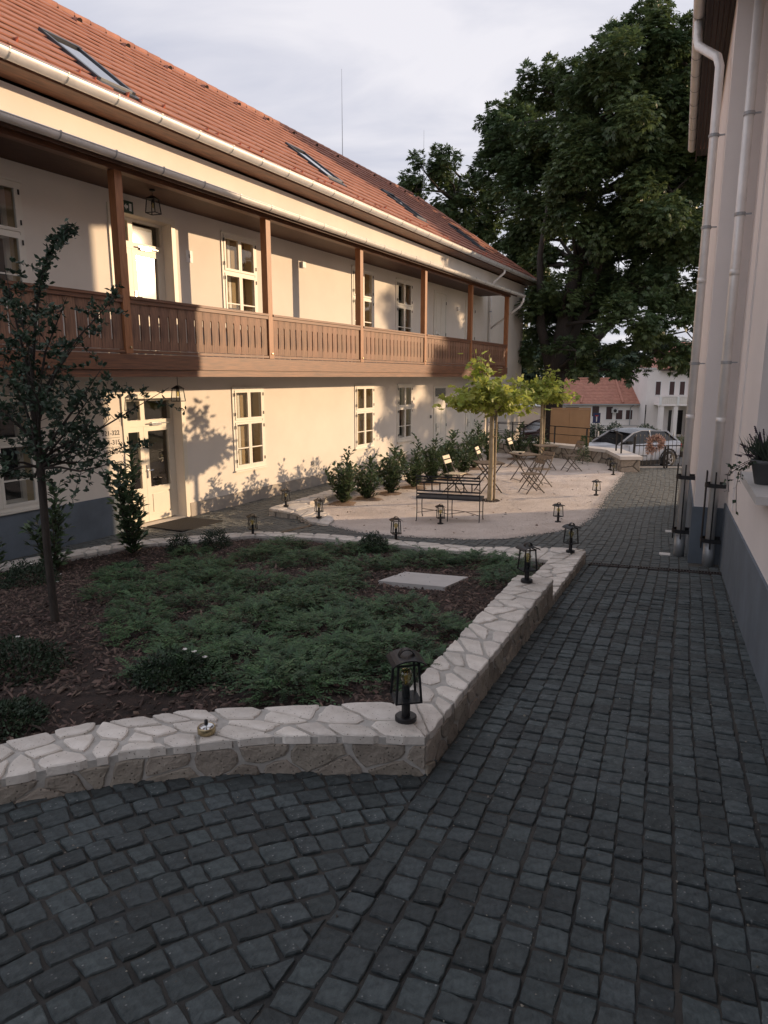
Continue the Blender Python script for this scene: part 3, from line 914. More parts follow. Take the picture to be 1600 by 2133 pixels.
# rooms seen behind the panes
for k, o in enumerate(openings):
    x0, x1, z0, z1 = o
    rb = MB(); y0, y1 = WT+0.002, 2.4
    if k in (8, 9):
        rb.add([(x0-.6,y0,z0),(x0-.6,y1,z0),(x1+.6,y1,z0),(x1+.6,y0,z0),(x0-.6,y0,z1+.3),(x0-.6,y1,z1+.3),(x1+.6,y1,z1+.3),(x1+.6,y0,z1+.3)],
               [(0,3,2,1),(4,5,6,7),(1,2,6,5),(2,3,7,6),(3,0,4,7) if 0 else (0,1,5,4)])
        rb.build('room', 'room_wall', LB)
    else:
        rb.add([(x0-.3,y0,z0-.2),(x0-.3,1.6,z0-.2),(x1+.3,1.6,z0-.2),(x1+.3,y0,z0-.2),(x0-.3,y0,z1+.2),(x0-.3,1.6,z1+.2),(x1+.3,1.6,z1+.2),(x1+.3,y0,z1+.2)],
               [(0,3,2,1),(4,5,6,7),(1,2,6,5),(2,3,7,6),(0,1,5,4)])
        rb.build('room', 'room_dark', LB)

def curtain(parent, x0, x1, z0, z1, y, n=14, amp=0.018):
    c = MB()
    for i in range(n*2+1):
        x = x0+(x1-x0)*i/(n*2); yy = y+amp*math.sin(i*math.pi*0.9)
        c.v += [(x, yy, z0), (x, yy, z1)]
    for i in range(n*2): c.f.append((2*i, 2*i+2, 2*i+3, 2*i+1))
    return c.build('curtain', 'curtain', parent, smooth=True)

def casement(x0, x1, z0, z1, parent, curt, split=0.60, muntin=True):
    """outward-opening white casement, flush with the facade: frame, four sashes, panes"""
    f = MB(); c = 0.05; y0, y1 = -0.022, 0.08
    for (a, b, p, q) in ((x0-c, x0+0.015, z0-c, z1+c), (x1-0.015, x1+c, z0-c, z1+c)): f.box(a, b, y0, y1, p, q)
    f.box(x0+0.015, x1-0.015, y0, y1, z1-0.012, z1+c); f.box(x0+0.015, x1-0.015, y0, y1, z0-c, z0+0.012)
    zm = z0+(z1-z0)*split
    f.box(x0+0.015, x1-0.015, -0.015, 0.07, zm-0.022, zm+0.022)
    f.box(x0-c-0.01, x1+c+0.01, -0.05, -0.022, z1+c-0.02, z1+c+0.012)
    f.box(x0-c-0.01, x1+c+0.01, -0.06, 0.02, z0-c-0.03, z0-c-0.002)
    win = f.build('window', 'trim_white', parent)
    xm = (x0+x1)/2
    for (a, b) in ((x0+0.018, xm-0.002), (xm+0.002, x1-0.018)):
        for (p, q, mun) in ((z0+0.014, zm-0.024, muntin), (zm+0.024, z1-0.014, False)):
            s = MB(); w = 0.048; ya, yb = -0.034, 0.015
            s.box(a, a+w, ya, yb, p, q); s.box(b-w, b, ya, yb, p, q)
            s.box(a+w, b-w, ya, yb, p, p+w); s.box(a+w, b-w, ya, yb, q-w, q)
            if mun: s.box(a+w, b-w, ya+0.006, yb-0.004, p+(q-p)*0.42-0.012, p+(q-p)*0.42+0.012)
            s.build('sash', 'trim_white', win)
            g = MB()
            zz = [(p+w, p+(q-p)*0.42-0.012), (p+(q-p)*0.42+0.012, q-w)] if mun else [(p+w, q-w)]
            for (c0, c1) in zz:
                g = MB(); tl_ = random.uniform(-0.003, 0.003)
                g.add([(a+w,-0.008+tl_,c0),(b-w,-0.008-tl_,c0),(b-w,-0.008-tl_,c1),(a+w,-0.008+tl_,c1)], [(0,1,2,3)])
                g.build('pane', 'pane', win)
    h = MB()
    for xx in (x0+0.004, x1-0.004):
        for zz in (z0+0.12, zm-0.16, zm+0.12, z1-0.14): h.tube([(xx, -0.045, zz), (xx, -0.045, zz+0.07)], 0.012, 6)
    h.build('hinges', 'black_metal', win)
    # inner casement of the double window and its side linings
    n_ = MB(); yi = 0.27
    for (a, b) in ((x0+0.004, x0+0.075), (x1-0.075, x1-0.004), (xm-0.045, xm+0.045)): n_.box(a, b, yi, yi+0.05, z0+0.004, z1-0.004)
    for (a, b) in ((x0+0.075, xm-0.045), (xm+0.045, x1-0.075)):
        for (p, q) in ((z0+0.004, z0+0.07), (zm-0.05, zm+0.05), (z1-0.07, z1-0.004)): n_.box(a, b, yi+0.003, yi+0.047, p, q)
    n_.build('inner_frame', 'trim_white', win)
    li = MB(); li.box(x0+0.001, x0+0.004, 0.082, WT-0.002, z0+0.002, z1-0.002); li.box(x1-0.004, x1-0.001, 0.082, WT-0.002, z0+0.002, z1-0.002); li.build('lining', 'lining_tan', win)
    if curt in (1, 2):  # added tan panels stand in for the lit window jamb
        bl_ = MB(); bl_.box(xm+0.046, x1-0.006, 0.262, 0.268, z0+0.01, z1-0.01); bl_.build('lit_jamb_panel', 'lit_jamb_tan', win)
        bl_ = MB(); bl_.box(xm-0.10, xm-0.046, 0.262, 0.268, z0+0.01, z1-0.01); bl_.build('lit_jamb_panel', 'lit_jamb_tan', win)
    if curt == 1: curtain(win, x0+0.02, x0+0.30, z0, z1, 0.20, 5)
    if curt == 3: curtain(win, x0+0.02, x0+0.25, z0, z1, 0.22, 5)
    return win

for i, w in enumerate(G_WIN): casement(*w, LB, (3, 2, 2, 3)[i])
for i, w in enumerate(U_WIN): casement(*w, LB, (3, 1, 1, 3)[i])

def glazed_door(x0, x1, z0, z1, parent, pane_mat, mailbox=False):
    y = 0.20
    f = MB()
    f.box(x0, x0+0.06, y, y+0.08, z0, z1); f.box(x1-0.06, x1, y, y+0.08, z0, z1); f.box(x0+0.06, x1-0.06, y, y+0.08, z1-0.05, z1)
    zt = z0+(z1-z0)*0.80
    f.box(x0+0.06, x1-0.06, y-0.01, y+0.09, zt-0.05, zt+0.07)
    # raised casing round the opening
    f.box(x0-0.10, x0-0.003, -0.028, 0.002, z0, z1+0.10); f.box(x1+0.003, x1+0.10, -0.028, 0.002, z0, z1+0.10); f.box(x0-0.003, x1+0.003, -0.028, 0.002, z1+0.003, z1+0.10)
    d = f.build('door', 'door_paint', parent)
    xs_ = x0+(x1-x0)*0.42
    t = MB(); t.box(xs_-0.05, xs_+0.05, y-0.006, y+0.07, zt+0.07, z1-0.05); t.build('transom_bar', 'door_paint', d)
    for (a, b) in ((x0+0.062, xs_), (xs_+0.004, x1-0.062)):
        s = MB(); w = 0.10; p, q = z0+0.02, zt-0.052; zp = z0+0.62
        s.box(a, a+w, y-0.005, y+0.05, p, q); s.box(b-w, b, y-0.005, y+0.05, p, q)
        s.box(a+w, b-w, y-0.005, y+0.05, q-0.09, q); s.box(a+w, b-w, y-0.005, y+0.05, p, p+0.12); s.box(a+w, b-w, y-0.005, y+0.05, zp-0.05, zp+0.05)
        s.box(a+w, b-w, y+0.012, y+0.035, p+0.12, zp-0.05); s.box(a+w+0.04, b-w-0.04, y+0.002, y+0.012, p+0.16, zp-0.09)
        s.build('leaf', 'door_paint', d)
        g = MB(); g.add([(a+w, y+0.02, zp+0.05), (b-w, y+0.02, zp+0.05), (b-w, y+0.02, q-0.09), (a+w, y+0.02, q-0.09)], [(0,1,2,3)]); g.build('pane', pane_mat, d)
    for (a, b) in ((x0+0.06, xs_-0.05), (xs_+0.05, x1-0.06)):
        g = MB(); g.add([(a, y+0.03, zt+0.07), (b, y+0.03, zt+0.07), (b, y+0.03, z1-0.05), (a, y+0.03, z1-0.05)], [(0,1,2,3)]); g.build('pane', 'pane', d)
    h = MB(); h.box(xs_+0.02, xs_+0.05, y-0.02, y-0.005, z0+0.85, z0+1.1); h.tube([(xs_+0.035, y-0.02, z0+1.0), (xs_+0.035, y-0.06, z0+1.0), (xs_+0.13, y-0.06, z0+1.0)], 0.008, 6); h.build('handle', 'chrome', d)
    c = MB(); c.box(xs_+0.18, xs_+0.42, y-0.05, y-0.006, zt-0.04, zt+0.02); c.bar((xs_+0.1, y-0.06, zt-0.0), (x1-0.12, y-0.03, zt+0.0), 0.02); c.build('door_closer', 'chrome', d)
    return d
glazed_door(*DOORS[0], LB, 'pane')
glazed_door(*DOORS[1], LB, 'pane_sun')
tb = MB(); tb.box(-1.3, 0.07, -0.06, 0.295, -0.03, 0.018); tb.build('threshold', 'concrete', LB)

def panel_door(x0, x1, z0, z1, parent, transom=True):
    b = MB(); b.box(x0-0.06, x0, -0.03, 0.02, z0, z1+0.05); b.box(x1, x1+0.06, -0.03, 0.02, z0, z1+0.05); b.box(x0, x1, -0.03, 0.02, z1, z1+0.05)
    zt = z1-0.38 if transom else z1
    if transom: b.box(x0, x1, -0.028, 0.01, zt-0.02, zt+0.03)
    d = b.build('door', 'trim_white', parent)
    s = MB(); s.box(x0+0.003, x1-0.003, -0.018, -0.002, z0, zt-0.02)
    w = (x1-x0)
    for (a, b_) in ((0.10, 0.46), (0.54, 0.90)):
        for (p, q) in ((z0+0.12, z0+0.6), (z0+0.75, zt-0.15)):
            s.box(x0+w*a, x0+w*b_, -0.024, -0.018, p, q)
            s.box(x0+w*a+0.03, x0+w*b_-0.03, -0.030, -0.024, p+0.03, q-0.03)
    s.build('leaf', 'trim_white', d)
    if transom:
        g = MB(); g.box(x0+0.06, x1-0.06, -0.02, -0.004, zt+0.06, z1-0.04); g.build('pane', 'window_dark', d)
        g = MB(); g.box(x0, x1, -0.014, -0.002, zt+0.03, z1); g.build('transom_frame', 'trim_white', d)
    h = MB(); h.box(x0+0.10, x0+0.14, -0.04, -0.018, z0+0.85, z0+1.15); h.tube([(x0+0.12,-0.04,z0+1.02),(x0+0.12,-0.07,z0+1.02),(x0+0.24,-0.07,z0+1.02)], 0.009, 6); h.build('handle', 'chrome', d)
    hg = MB()
    for zz in (z0+0.2, z0+1.0, zt-0.35): hg.tube([(x1+0.005, -0.035, zz), (x1+0.005, -0.035, zz+0.1)], 0.012, 6)
    hg.build('hinges', 'black_metal', d)
panel_door(12.2, 13.22, 0.0, 2.40, LB)
panel_door(15.25, 16.1, 0.0, 2.36, LB)
panel_door(12.1, 13.05, 3.15, 5.55, LB, False)
panel_door(15.0, 15.9, 3.15, 5.5, LB, False)
nw = MB(); nw.prism([(18.6,0),(18.85,0),(18.85,0.01),(18.6,0.01)], 0.9, 2.1)
nw.v = [(x, -y-0.001, z) for x, y, z in nw.v]; nw.build('niche_window', 'window_dark', LB)
for (xx, zz, w, h) in ((4.55, 0.55, 0.10, 0.09), (11.85, 1.35, 0.09, 0.11), (14.3, 0.62, 0.09, 0.09)):
    sb = MB(); sb.box(xx, xx+w, -0.035, -0.001, zz, zz+h); so_ = sb.build('socket_box', 'zinc_grey', LB)
    s2 = MB(); s2.box(xx+0.015, xx+w*0.6, -0.04, -0.035, zz+0.015, zz+h-0.015); s2.build('cover', 'black_metal', so_)
for (xx, zz) in ((4.25, 5.30), (14.1, 5.1)):
    sb = MB(); sb.box(xx, xx+0.13, -0.07, -0.001, zz, zz+0.13); sb.build('motion_sensor', 'white_paint', LB)
pq = MB(); pq.box(0.42, 0.60, -0.012, -0.001, 4.90, 5.12); pqo = pq.build('number_plate', 'white_paint', LB)

def text_mesh(s, size, name, m, parent, M, ext=0.002, align='CENTER', **props):
    cu = bpy.data.curves.new(name, 'FONT'); cu.body = s; cu.size = size; cu.extrude = ext; cu.align_x = align; cu.align_y = 'CENTER'
    cu.resolution_u = 3; cu.offset = size*0.012
    t = bpy.data.objects.new(name+'_tmp', cu); COL.objects.link(t)
    dg = bpy.context.evaluated_depsgraph_get()
    me = bpy.data.meshes.new_from_object(t.evaluated_get(dg))
    me.name = name
    bpy.data.objects.remove(t); me.materials.clear()
    me.transform(M)
    return link(name, me, m, parent, **props)
Rx = Matrix.Rotation(math.pi/2, 4, 'X')
text_mesh('II', 0.10, 'digits', 'ink', pqo, Matrix.Translation((0.51, -0.0135, 5.01)) @ Rx, 0.001)
# room number plate left of the lower door
rp_ = MB(); rp_.box(-1.90, -1.40, -0.010, -0.001, 1.36, 1.90); rpo = rp_.build('room_sign', 'plaster', LB, label='wall plate listing room numbers 321-322, 311-315 and 303-304')
for k, tx in enumerate(('321-322', '311-315', '303-304')):
    text_mesh(tx, 0.115, 'lettering', 'ink', rpo, Matrix.Translation((-1.65, -0.0125, 1.79-k*0.165)) @ Rx, 0.001)
for zz in (1.71, 1.545):
    ln = MB(); ln.box(-1.84, -1.46, -0.0125, -0.0102, zz-0.003, zz+0.003); ln.build('rule', 'ink', rpo)
for zz in (1.38, ):
    for xx in (-1.87, -1.43):
        ln = MB(); ln.lathe([(0, -0.014), (0.009, -0.012), (0.009, -0.0102)], (xx, 0, zz), 8, 'y'); ln.build('screw', 'black_metal', rpo)

# plinth bands
pl = MB(); pl.box(S0, -1.41, -0.022, 0.0-0.001, -0.9, 0.70); pl.build('plinth', 'plinth_paint', LB)
pl = MB(); pl.box(0.18, S1+0.02, -0.022, -0.001, -0.9, 0.27); pl.build('plinth', 'plinth_light', LB)

# gallery ------------------------------------------------------------
GD = 1.15
GX0, GX1 = S0, 16.45
dk = MB(); dk.box(GX0, GX1, -GD+0.03, -0.002, 2.98, 3.06); dk.box(GX0, GX1, -GD+0.06, -0.002, 2.83, 2.86)
gal = dk.build('gallery', 'wood_dark', LB)
fa = MB(); fa.box(GX0, GX1+0.05, -GD-0.05, -GD+0.03, 2.865, 3.10); fa.build('fascia_beam', 'wood_brown', gal)
fa = MB(); fa.box(GX0, GX1+0.02, -GD-0.02, -GD+0.03, 2.75, 2.86); fa.build('fascia_beam', 'wood_brown', gal)
fa = MB(); fa.box(GX1, GX1+0.04, -GD+0.03, -0.005, 2.78, 3.08); fa.build('fascia_beam', 'wood_brown', gal)
pp = [-9.4, -5.85, -2.19, 1.42, 5.07, 8.80, 12.52, 16.36]
for i, x in enumerate(pp):
    p = MB(); p.box(x-0.07, x+0.07, -GD-0.055, -GD+0.085, 3.105, 5.74); p.build('post', 'wood_post', gal)
    if i: 
        bt = MB(); bt.lathe([(0, -0.02), (0.018, -0.018), (0.02, 0)], (x+0.02, -GD-0.056, 3.2), 8, 'y'); bt.build('bolt', 'brass', gal)
for i in range(len(pp)-1):
    a, b = pp[i]+0.073, pp[i+1]-0.073
    r_ = MB(); r_.box(a, b, -GD-0.075, -GD+0.055, 3.925, 3.965); r_.box(a, b, -GD-0.05, -GD+0.03, 3.865, 3.925); r_.build('handrail', 'wood_brown', gal)
    r_ = MB(); r_.box(a, b, -GD-0.045, -GD+0.03, 3.115, 3.16); r_.build('bottom_rail', 'wood_brown', gal)
    n = max(1, round((b-a)/0.205)); w = (b-a)/n
    if i < 1: continue
    hw = w/2-0.003
    prof = [(-hw,3.17),(hw,3.17),(hw,3.29),(hw-0.017,3.32),(hw-0.017,3.70),(hw,3.73),(hw,3.862),(-hw,3.862),(-hw,3.73),(-hw+0.017,3.70),(-hw+0.017,3.32),(-hw,3.29)]
    bm_ = MB(); k = len(prof)
    bm_.v = [(x, -0.013, z) for x, z in prof]+[(x, 0.013, z) for x, z in prof]
    bm_.f = [tuple(range(k)), tuple(range(k, 2*k))[::-1]]+[(q, q+k, (q+1) % k+k, (q+1) % k) for q in range(k)]
    me = bpy.data.meshes.new('baluster_board'); me.from_pydata(bm_.v, [], bm_.f); me.materials.append(MT['wood_board'])
    for q in range(n):
        o = bpy.data.objects.new('baluster_board', me); COL.objects.link(o); o.parent = gal
        o.location = (a+(q+0.5)*w, -GD-0.008+random.uniform(-0.003, 0.003), random.uniform(-0.003, 0.003))
# end balustrade
r_ = MB(); r_.box(16.32, 16.40, -GD+0.09, -0.01, 3.90, 3.96); r_.build('handrail', 'wood_brown', gal)
eb = MB()
for q in range(6): eb.box(16.345, 16.37, -GD+0.10+q*0.172, -GD+0.10+q*0.172+0.16, 3.12, 3.90)
eb.build('baluster_board', 'wood_board', gal)
# gallery roof
gr = MB()
gr.box(GX0, GX1+0.12, -GD-0.06, -GD+0.09, 5.74, 5.86)
gr.build('top_beam', 'wood_brown', gal)
gr = MB()
gr.add([(GX0,-1.40,5.885),(GX1+0.3,-1.40,5.885),(GX1+0.3,-0.003,5.98),(GX0,-0.003,5.98),(GX0,-1.40,5.91),(GX1+0.3,-1.40,5.91),(GX1+0.3,-0.003,6.005),(GX0,-0.003,6.005)],
       [(0,3,2,1),(4,5,6,7),(0,1,5,4),(1,2,6,5),(3,0,4,7)])
gr.build('gallery_roof', 'zinc_grey', gal)
for q in range(40):
    x = GX0+0.2+q*0.68
    if x > GX1: break
    rf = MB(); rf.add([(x,-1.36,5.835),(x+0.09,-1.36,5.835),(x+0.09,-0.01,5.92),(x,-0.01,5.92),(x,-1.36,5.882),(x+0.09,-1.36,5.882),(x+0.09,-0.01,5.975),(x,-0.01,5.975)],
       [(0,3,2,1),(0,1,5,4),(1,2,6,5),(3,0,4,7)]); rf.build('rafter', 'wood_dark', gal)
cl = MB(); cl.box(GX0, GX1, -GD+0.10, -0.012, 5.815, 5.828); cl.build('soffit_board', 'wood_dark', gal)
fb = MB(); fb.box(GX0, GX1+0.3, -1.405, -1.385, 5.76, 5.883); fb.build('eaves_board', 'wood_dark', gal)

def gutter(x0, x1, y, z, r, parent, m='zinc', step=0.9):
    """half-round gutter hung along x"""
    n = 12
    vs = []; fs = []
    xs_ = [x0, x1]
    for xx in xs_:
        for rr in (r, r-0.006):
            for k in range(n+1):
                a = math.pi+math.pi*k/n
                vs.append((xx, y+rr*math.cos(a), z+rr*math.sin(a)))
    W = n+1
    for lay in range(2):
        for k in range(n):
            a, b = lay*W+k, 2*W+lay*W+k
            fs.append((a, a+1, b+1, b) if lay == 0 else (a, b, b+1, a+1))
    g = MB().add(vs, fs)
    g.tube([(x0, y-r, z+0.004), (x1, y-r, z+0.004)], 0.010, 6)
    gb = g.build('gutter', m, parent, smooth=True)
    nb = int((x1-x0)/step)
    for i in range(nb):
        xx = x0+0.3+i*step
        b = MB()
        pts = [(xx, y+(r+0.005)*math.cos(math.pi+math.pi*k/8), z+(r+0.005)*math.sin(math.pi+math.pi*k/8)) for k in range(9)]
        b.v = []; 
        for (px, py, pz) in pts: b.v += [(px-0.012, py, pz), (px+0.012, py, pz)]
        b.f = [(2*k, 2*k+1, 2*k+3, 2*k+2) for k in range(8)]
        b.box(xx-0.012, xx+0.012, y-r-0.012, y-r+0.03, z+0.0, z+0.022)
        b.build('bracket', 'zinc_grey', gb)
    return gb
gutter(GX0, GX1+0.95, -1.475, 5.865, 0.078, gal)
# main roof -----------------------------------------------------------
EO, EZ, TP = 0.50, 6.98, 0.745          # eave offset, eave height, pitch (tan)
RB_, RX = 4.2, 19.3                      # ridge offset, ridge end
XR = S1+0.5
ridge_z = EZ+TP*(EO+RB_)
rf = MB()
rf.add([(S0,-EO,EZ),(XR,-EO,EZ),(RX,RB_,ridge_z),(S0,RB_,ridge_z),(XR,2*RB_+EO,EZ),(S0,2*RB_+EO,EZ)], [(0,1,2,3),(1,4,2),(3,2,4,5),(0,3,5)])
rf.build('roof_deck', 'wood_dark', LB)
se = MB(); se.box(S0, XR-0.02, -EO+0.01, -0.002, EZ-0.075, EZ-0.02); se.box(XR-0.5, XR-0.02, 0, 8.7, EZ-0.11, EZ-0.02); se.build('soffit', 'wood_brown', LB)
ugt = gutter(S0, XR-0.3, -EO-0.095, EZ+0.035, 0.108, LB)
roofp = bpy.data.objects.new('roof', bpy.data.meshes.new('roof')); COL.objects.link(roofp); roofp.parent = LB
# underlay sheet just above the deck carries the tiles
ul = MB(); ul.add([(S0,-EO,EZ+0.01),(XR,-EO,EZ+0.01),(RX,RB_,ridge_z+0.01),(S0,RB_,ridge_z+0.01)], [(0,1,2,3)])
roofp.data.from_pydata(ul.v, [], ul.f); roofp.data.materials.append(MT['wood_dark'])
slope_len = math.hypot(EO+RB_, TP*(EO+RB_))
sd = Vector((0, (EO+RB_)/slope_len, TP*(EO+RB_)/slope_len)); sn = Vector((0, -sd.z, sd.y))
SKY = [(-1.36,-0.72,0.62,2.15),(6.35,7.05,1.35,2.85),(12.05,12.75,1.5,3.05),(17.5,18.2,1.3,2.85)]
TW, TE = 0.30, 0.405
def tile_boxverts(x, rr, w=TW-0.002, l=TE+0.07):
    t = 0.024; lift = 0.048
    vs = []
    for (a, b, c) in ((-w/2,0,lift),(w/2,0,lift),(w/2,l,0.008),(-w/2,l,0.008)):
        vs.append((a, b, c))
    top = [(a, b, c+t) for a, b, c in vs]
    return vs+top
tb_v = tile_boxverts(0, 0)
Mt = lambda p: tuple(sd*p[1]+sn*p[2]+Vector((p[0], 0, 0)))
# a gently curved tile: mid line raised
tv = []
for (a, b, c) in tb_v: tv.append(Mt((a, b, c)))
tv += [Mt((0,0,0.048+0.024+0.001)), Mt((0,TE+0.07,0.008+0.024+0.001))]
tf = [(0,1,5,8,4),(4,8,9,7),(8,5,6,9),(0,4,7,3),(1,2,6,5),(3,2,1,0)]
tile_me = bpy.data.meshes.new('roof_tile'); tile_me.from_pydata(tv, [], tf); tile_me.materials.append(MT['tile'])
tiles = []
rows = int(slope_len/TE)
for r_ in range(rows):
    d0 = r_*TE
    xmax = XR-(XR-RX)*(d0+TE*0.3)/slope_len
    for c in range(int((xmax-S0)/TW)):
        x = S0+(c+0.5)*TW+(TW/2 if r_ % 2 else 0)*0
        if any(a-0.06 < x < b+0.06 and p-0.10 < d0+TE*0.3 < q-0.05 for a, b, p, q in SKY): continue
        p = Vector((x, -EO-0.05, EZ+0.012))+sd*d0
        tiles.append((x, p))
ck = LB.location
def wpos(p):
    c, s = math.cos(R(62.1)), math.sin(R(62.1))
    return (ck.x+p.x*c-p.y*s, ck.y+p.x*s+p.y*c, p.z)
order = sorted(range(len(tiles)), key=lambda i: (0 if seen(*wpos(tiles[i][1])) else 1, tiles[i][1].x))
top300 = set(order[:300])
tvn = np.array(tv); blk_v = []; 
for i, (x, p) in enumerate(tiles):
    j = Vector((random.uniform(-0.003,0.003), random.uniform(-0.004,0.004), random.uniform(-0.002,0.003)))
    if i in top300:
        o = bpy.data.objects.new('roof_tile', tile_me); COL.objects.link(o); o.parent = roofp; o.location = p+j
        o.rotation_euler = (random.uniform(-0.006,0.006), random.uniform(-0.008,0.008), random.uniform(-0.008,0.008))
    else: blk_v.append(tvn+np.array(p+j))
bb = MB()
for a in blk_v: bb.add([tuple(v) for v in a], tf)
bb.build('roof_tiles', 'tile_many', roofp, kind='stuff')
# ridge and hip caps
def capline(a, b, step, parent):
    a = Vector(a); b = Vector(b); L = (b-a).length; d = (b-a).normalized(); n = int(L/step)
    for i in range(n):
        p = a+d*(i*step); q = p+d*(step+0.03)
        c = MB(); c.tube([p+Vector((0,0,-0.02)), q+Vector((0,0,0.012))], [0.115, 0.10], 10, cap=False); c.build('ridge_tile', 'tile', parent, smooth=True)
capline((S0, RB_, ridge_z+0.04), (RX, RB_, ridge_z+0.04), 0.42, roofp)
capline((XR, -EO-0.03, EZ+0.04), (RX, RB_, ridge_z+0.04), 0.42, roofp)
# vent tiles below the ridge and snow guards above the gutter
k = 0
x = S0+1.0
while x < RX-0.3:
    p = Vector((x, -EO, EZ))+sd*(slope_len-0.62)
    vv = MB(); vv.tube([p+sn*0.05, p+sn*0.12+sd*-0.10], [0.10, 0.075], 8); vv.build('vent_tile', 'tile', roofp)
    v2 = MB(); v2.lathe([(0,0),(0.07,0.0)], (0,0,0), 8)
    q = p+sn*0.122-sd*0.105
    v2.v = [tuple(q+Vector((1,0,0))*vx+sn*vy) for vx, vy, _ in v2.v]; v2.build('vent_opening', 'window_dark', roofp)
    x += 1.30
gme = MB(); gme.add([tuple(Vector((-0.03,0,0))+sn*0.03), tuple(Vector((0.03,0,0))+sn*0.03), tuple(Vector((0,0,0))+sn*0.15+sd*0.0), tuple(Vector((-0.03,0,0))+sn*0.03+sd*0.16), tuple(Vector((0.03,0,0))+sn*0.03+sd*0.16)],
                    [(0,1,2),(1,4,2),(3,2,4),(0,2,3)])
gm_ = bpy.data.meshes.new('snow_guard'); gm_.from_pydata(gme.v, [], gme.f); gm_.materials.append(MT['guard_red'])
x = S0+0.5; k = 0
while x < XR-1.2:
    for dx, rr in ((0, 0.42), (0.29, 0.42)) if k % 3 != 1 else ((0.12, 0.74),):
        o = bpy.data.objects.new('snow_guard', gm_); COL.objects.link(o); o.parent = roofp
        o.location = Vector((x+dx, -EO, EZ+0.012))+sd*rr
    x += 0.95; k += 1
for (a, b, p, q) in SKY:
    base = Vector((0, -EO, EZ+0.012))
    def P3(x, r_, h): return tuple(base+Vector((x, 0, 0))+sd*r_+sn*h)
    def sbox(mb, x0, x1, r0, r1, h0, h1):
        mb.add([P3(x0,r0,h0),P3(x1,r0,h0),P3(x1,r1,h0),P3(x0,r1,h0),P3(x0,r0,h1),P3(x1,r0,h1),P3(x1,r1,h1),P3(x0,r1,h1)], [(0,3,2,1),(4,5,6,7),(0,1,5,4),(1,2,6,5),(2,3,7,6),(3,0,4,7)])
    f = MB()
    sbox(f, a-0.07, a, p, q, 0.0, 0.13); sbox(f, b, b+0.07, p, q, 0.0, 0.13); sbox(f, a-0.07, b+0.07, q+0.002, q+0.10, 0.0, 0.14); sbox(f, a-0.09, b+0.09, p-0.16, p-0.002, 0.03, 0.095)
    sbox(f, a, b, p, q, -0.02, 0.02)
    sk_ = f.build('skylight', 'flashing', roofp)
    g = MB(); g.add([P3(a,p,0.105),P3(b,p,0.105),P3(b,q,0.105),P3(a,q,0.105)], [(0,1,2,3)]); g.build('pane', 'skylight', sk_)
    g = MB(); sbox(g, a, b, p, p+0.05, 0.09, 0.13); g.build('bottom_rail', 'zinc_grey', sk_)
# downpipes at the far end
dp = MB()
dp.tube([(17.55,-EO-0.1,6.95),(17.55,-EO-0.1,6.80),(17.5,-0.30,6.55),(17.45,-0.12,6.35),(17.45,-0.10,6.0),(17.45,-0.10,0.05)], 0.05, 10)
dpo = dp.build('downpipe', 'zinc', LB, smooth=True)
for zz in (5.3, 3.6, 1.8):
    b = MB(); b.tube([(17.45,-0.10,zz),(17.45,-0.10,zz+0.05)], 0.058, 10); b.build('clamp', 'zinc_grey', dpo)
dp = MB(); dp.tube([(17.35,-1.475,5.84),(17.35,-1.475,5.66),(17.35,-1.35,5.45),(17.44,-0.14,4.68)], 0.042, 10); dp.build('downpipe', 'zinc', LB, smooth=True)
# lightning rods
for x in (13.2, 20.2):
    rr = MB(); rr.tube([(x,RB_,ridge_z+0.02 if x < RX else ridge_z-0.7),(x,RB_,ridge_z+1.6),(x,RB_,ridge_z+3.0)], [0.016,0.010,0.005], 6); rr.build('lightning_rod', 'zinc_grey', LB)

# ------------------------------------------------------------------ right building
# local frame: x along the wall away from the camera, +y out over the path
RBD = thing('street_wing', 'pale plastered wing with dark grey plinth and zinc downpipes along the right of the path', 'building', (4.09, 8.06, 0), R(67.25))
XN, XE, PX, PO = -13.0, 7.25, 0.5, 0.36
ZW = 7.2
w = MB()
wx0, wx1, wz0, wz1 = -3.6, -2.17, 1.93, 3.9
w.add([(XN,0,-0.5),(wx0,0,-0.5),(wx0,0,ZW),(XN,0,ZW)], [(3,2,1,0)])
w.add([(wx1,0,-0.5),(PX,0,-0.5),(PX,0,ZW),(wx1,0,ZW)], [(3,2,1,0)])
w.add([(wx0,0,-0.5),(wx1,0,-0.5),(wx1,0,wz0),(wx0,0,wz0)], [(3,2,1,0)])
w.add([(wx0,0,wz1),(wx1,0,wz1),(wx1,0,ZW),(wx0,0,ZW)], [(3,2,1,0)])
for q in ([(wx0,0,wz0),(wx1,0,wz0),(wx1,-.3,wz0),(wx0,-.3,wz0)], [(wx1,0,wz0),(wx1,0,wz1),(wx1,-.3,wz1),(wx1,-.3,wz0)], [(wx0,0,wz0),(wx0,0,wz1),(wx0,-.3,wz1),(wx0,-.3,wz0)], [(wx0,0,wz1),(wx1,0,wz1),(wx1,-.3,wz1),(wx0,-.3,wz1)]):
    w.add(q, [(0,1,2,3)])
w.add([(PX,0,-0.5),(PX,PO,-0.5),(PX,PO,ZW),(PX,0,ZW)], [(0,1,2,3)])
w.add([(PX,PO,-0.5),(XE,PO,-0.5),(XE,PO,ZW),(PX,PO,ZW)], [(0,1,2,3)])
w.add([(XE,PO,-0.5),(XE,-9,-0.5),(XE,-9,ZW),(XE,PO,ZW)], [(0,1,2,3)])
w.add([(XN,-9,-0.5),(XE,-9,-0.5),(XE,-9,ZW),(XN,-9,ZW)], [(0,1,2,3)])
w.add([(XN,0,-0.5),(XN,-9,-0.5),(XN,-9,ZW),(XN,0,ZW)], [(0,1,2,3)])
w.build('wall', 'plaster_white', RBD)
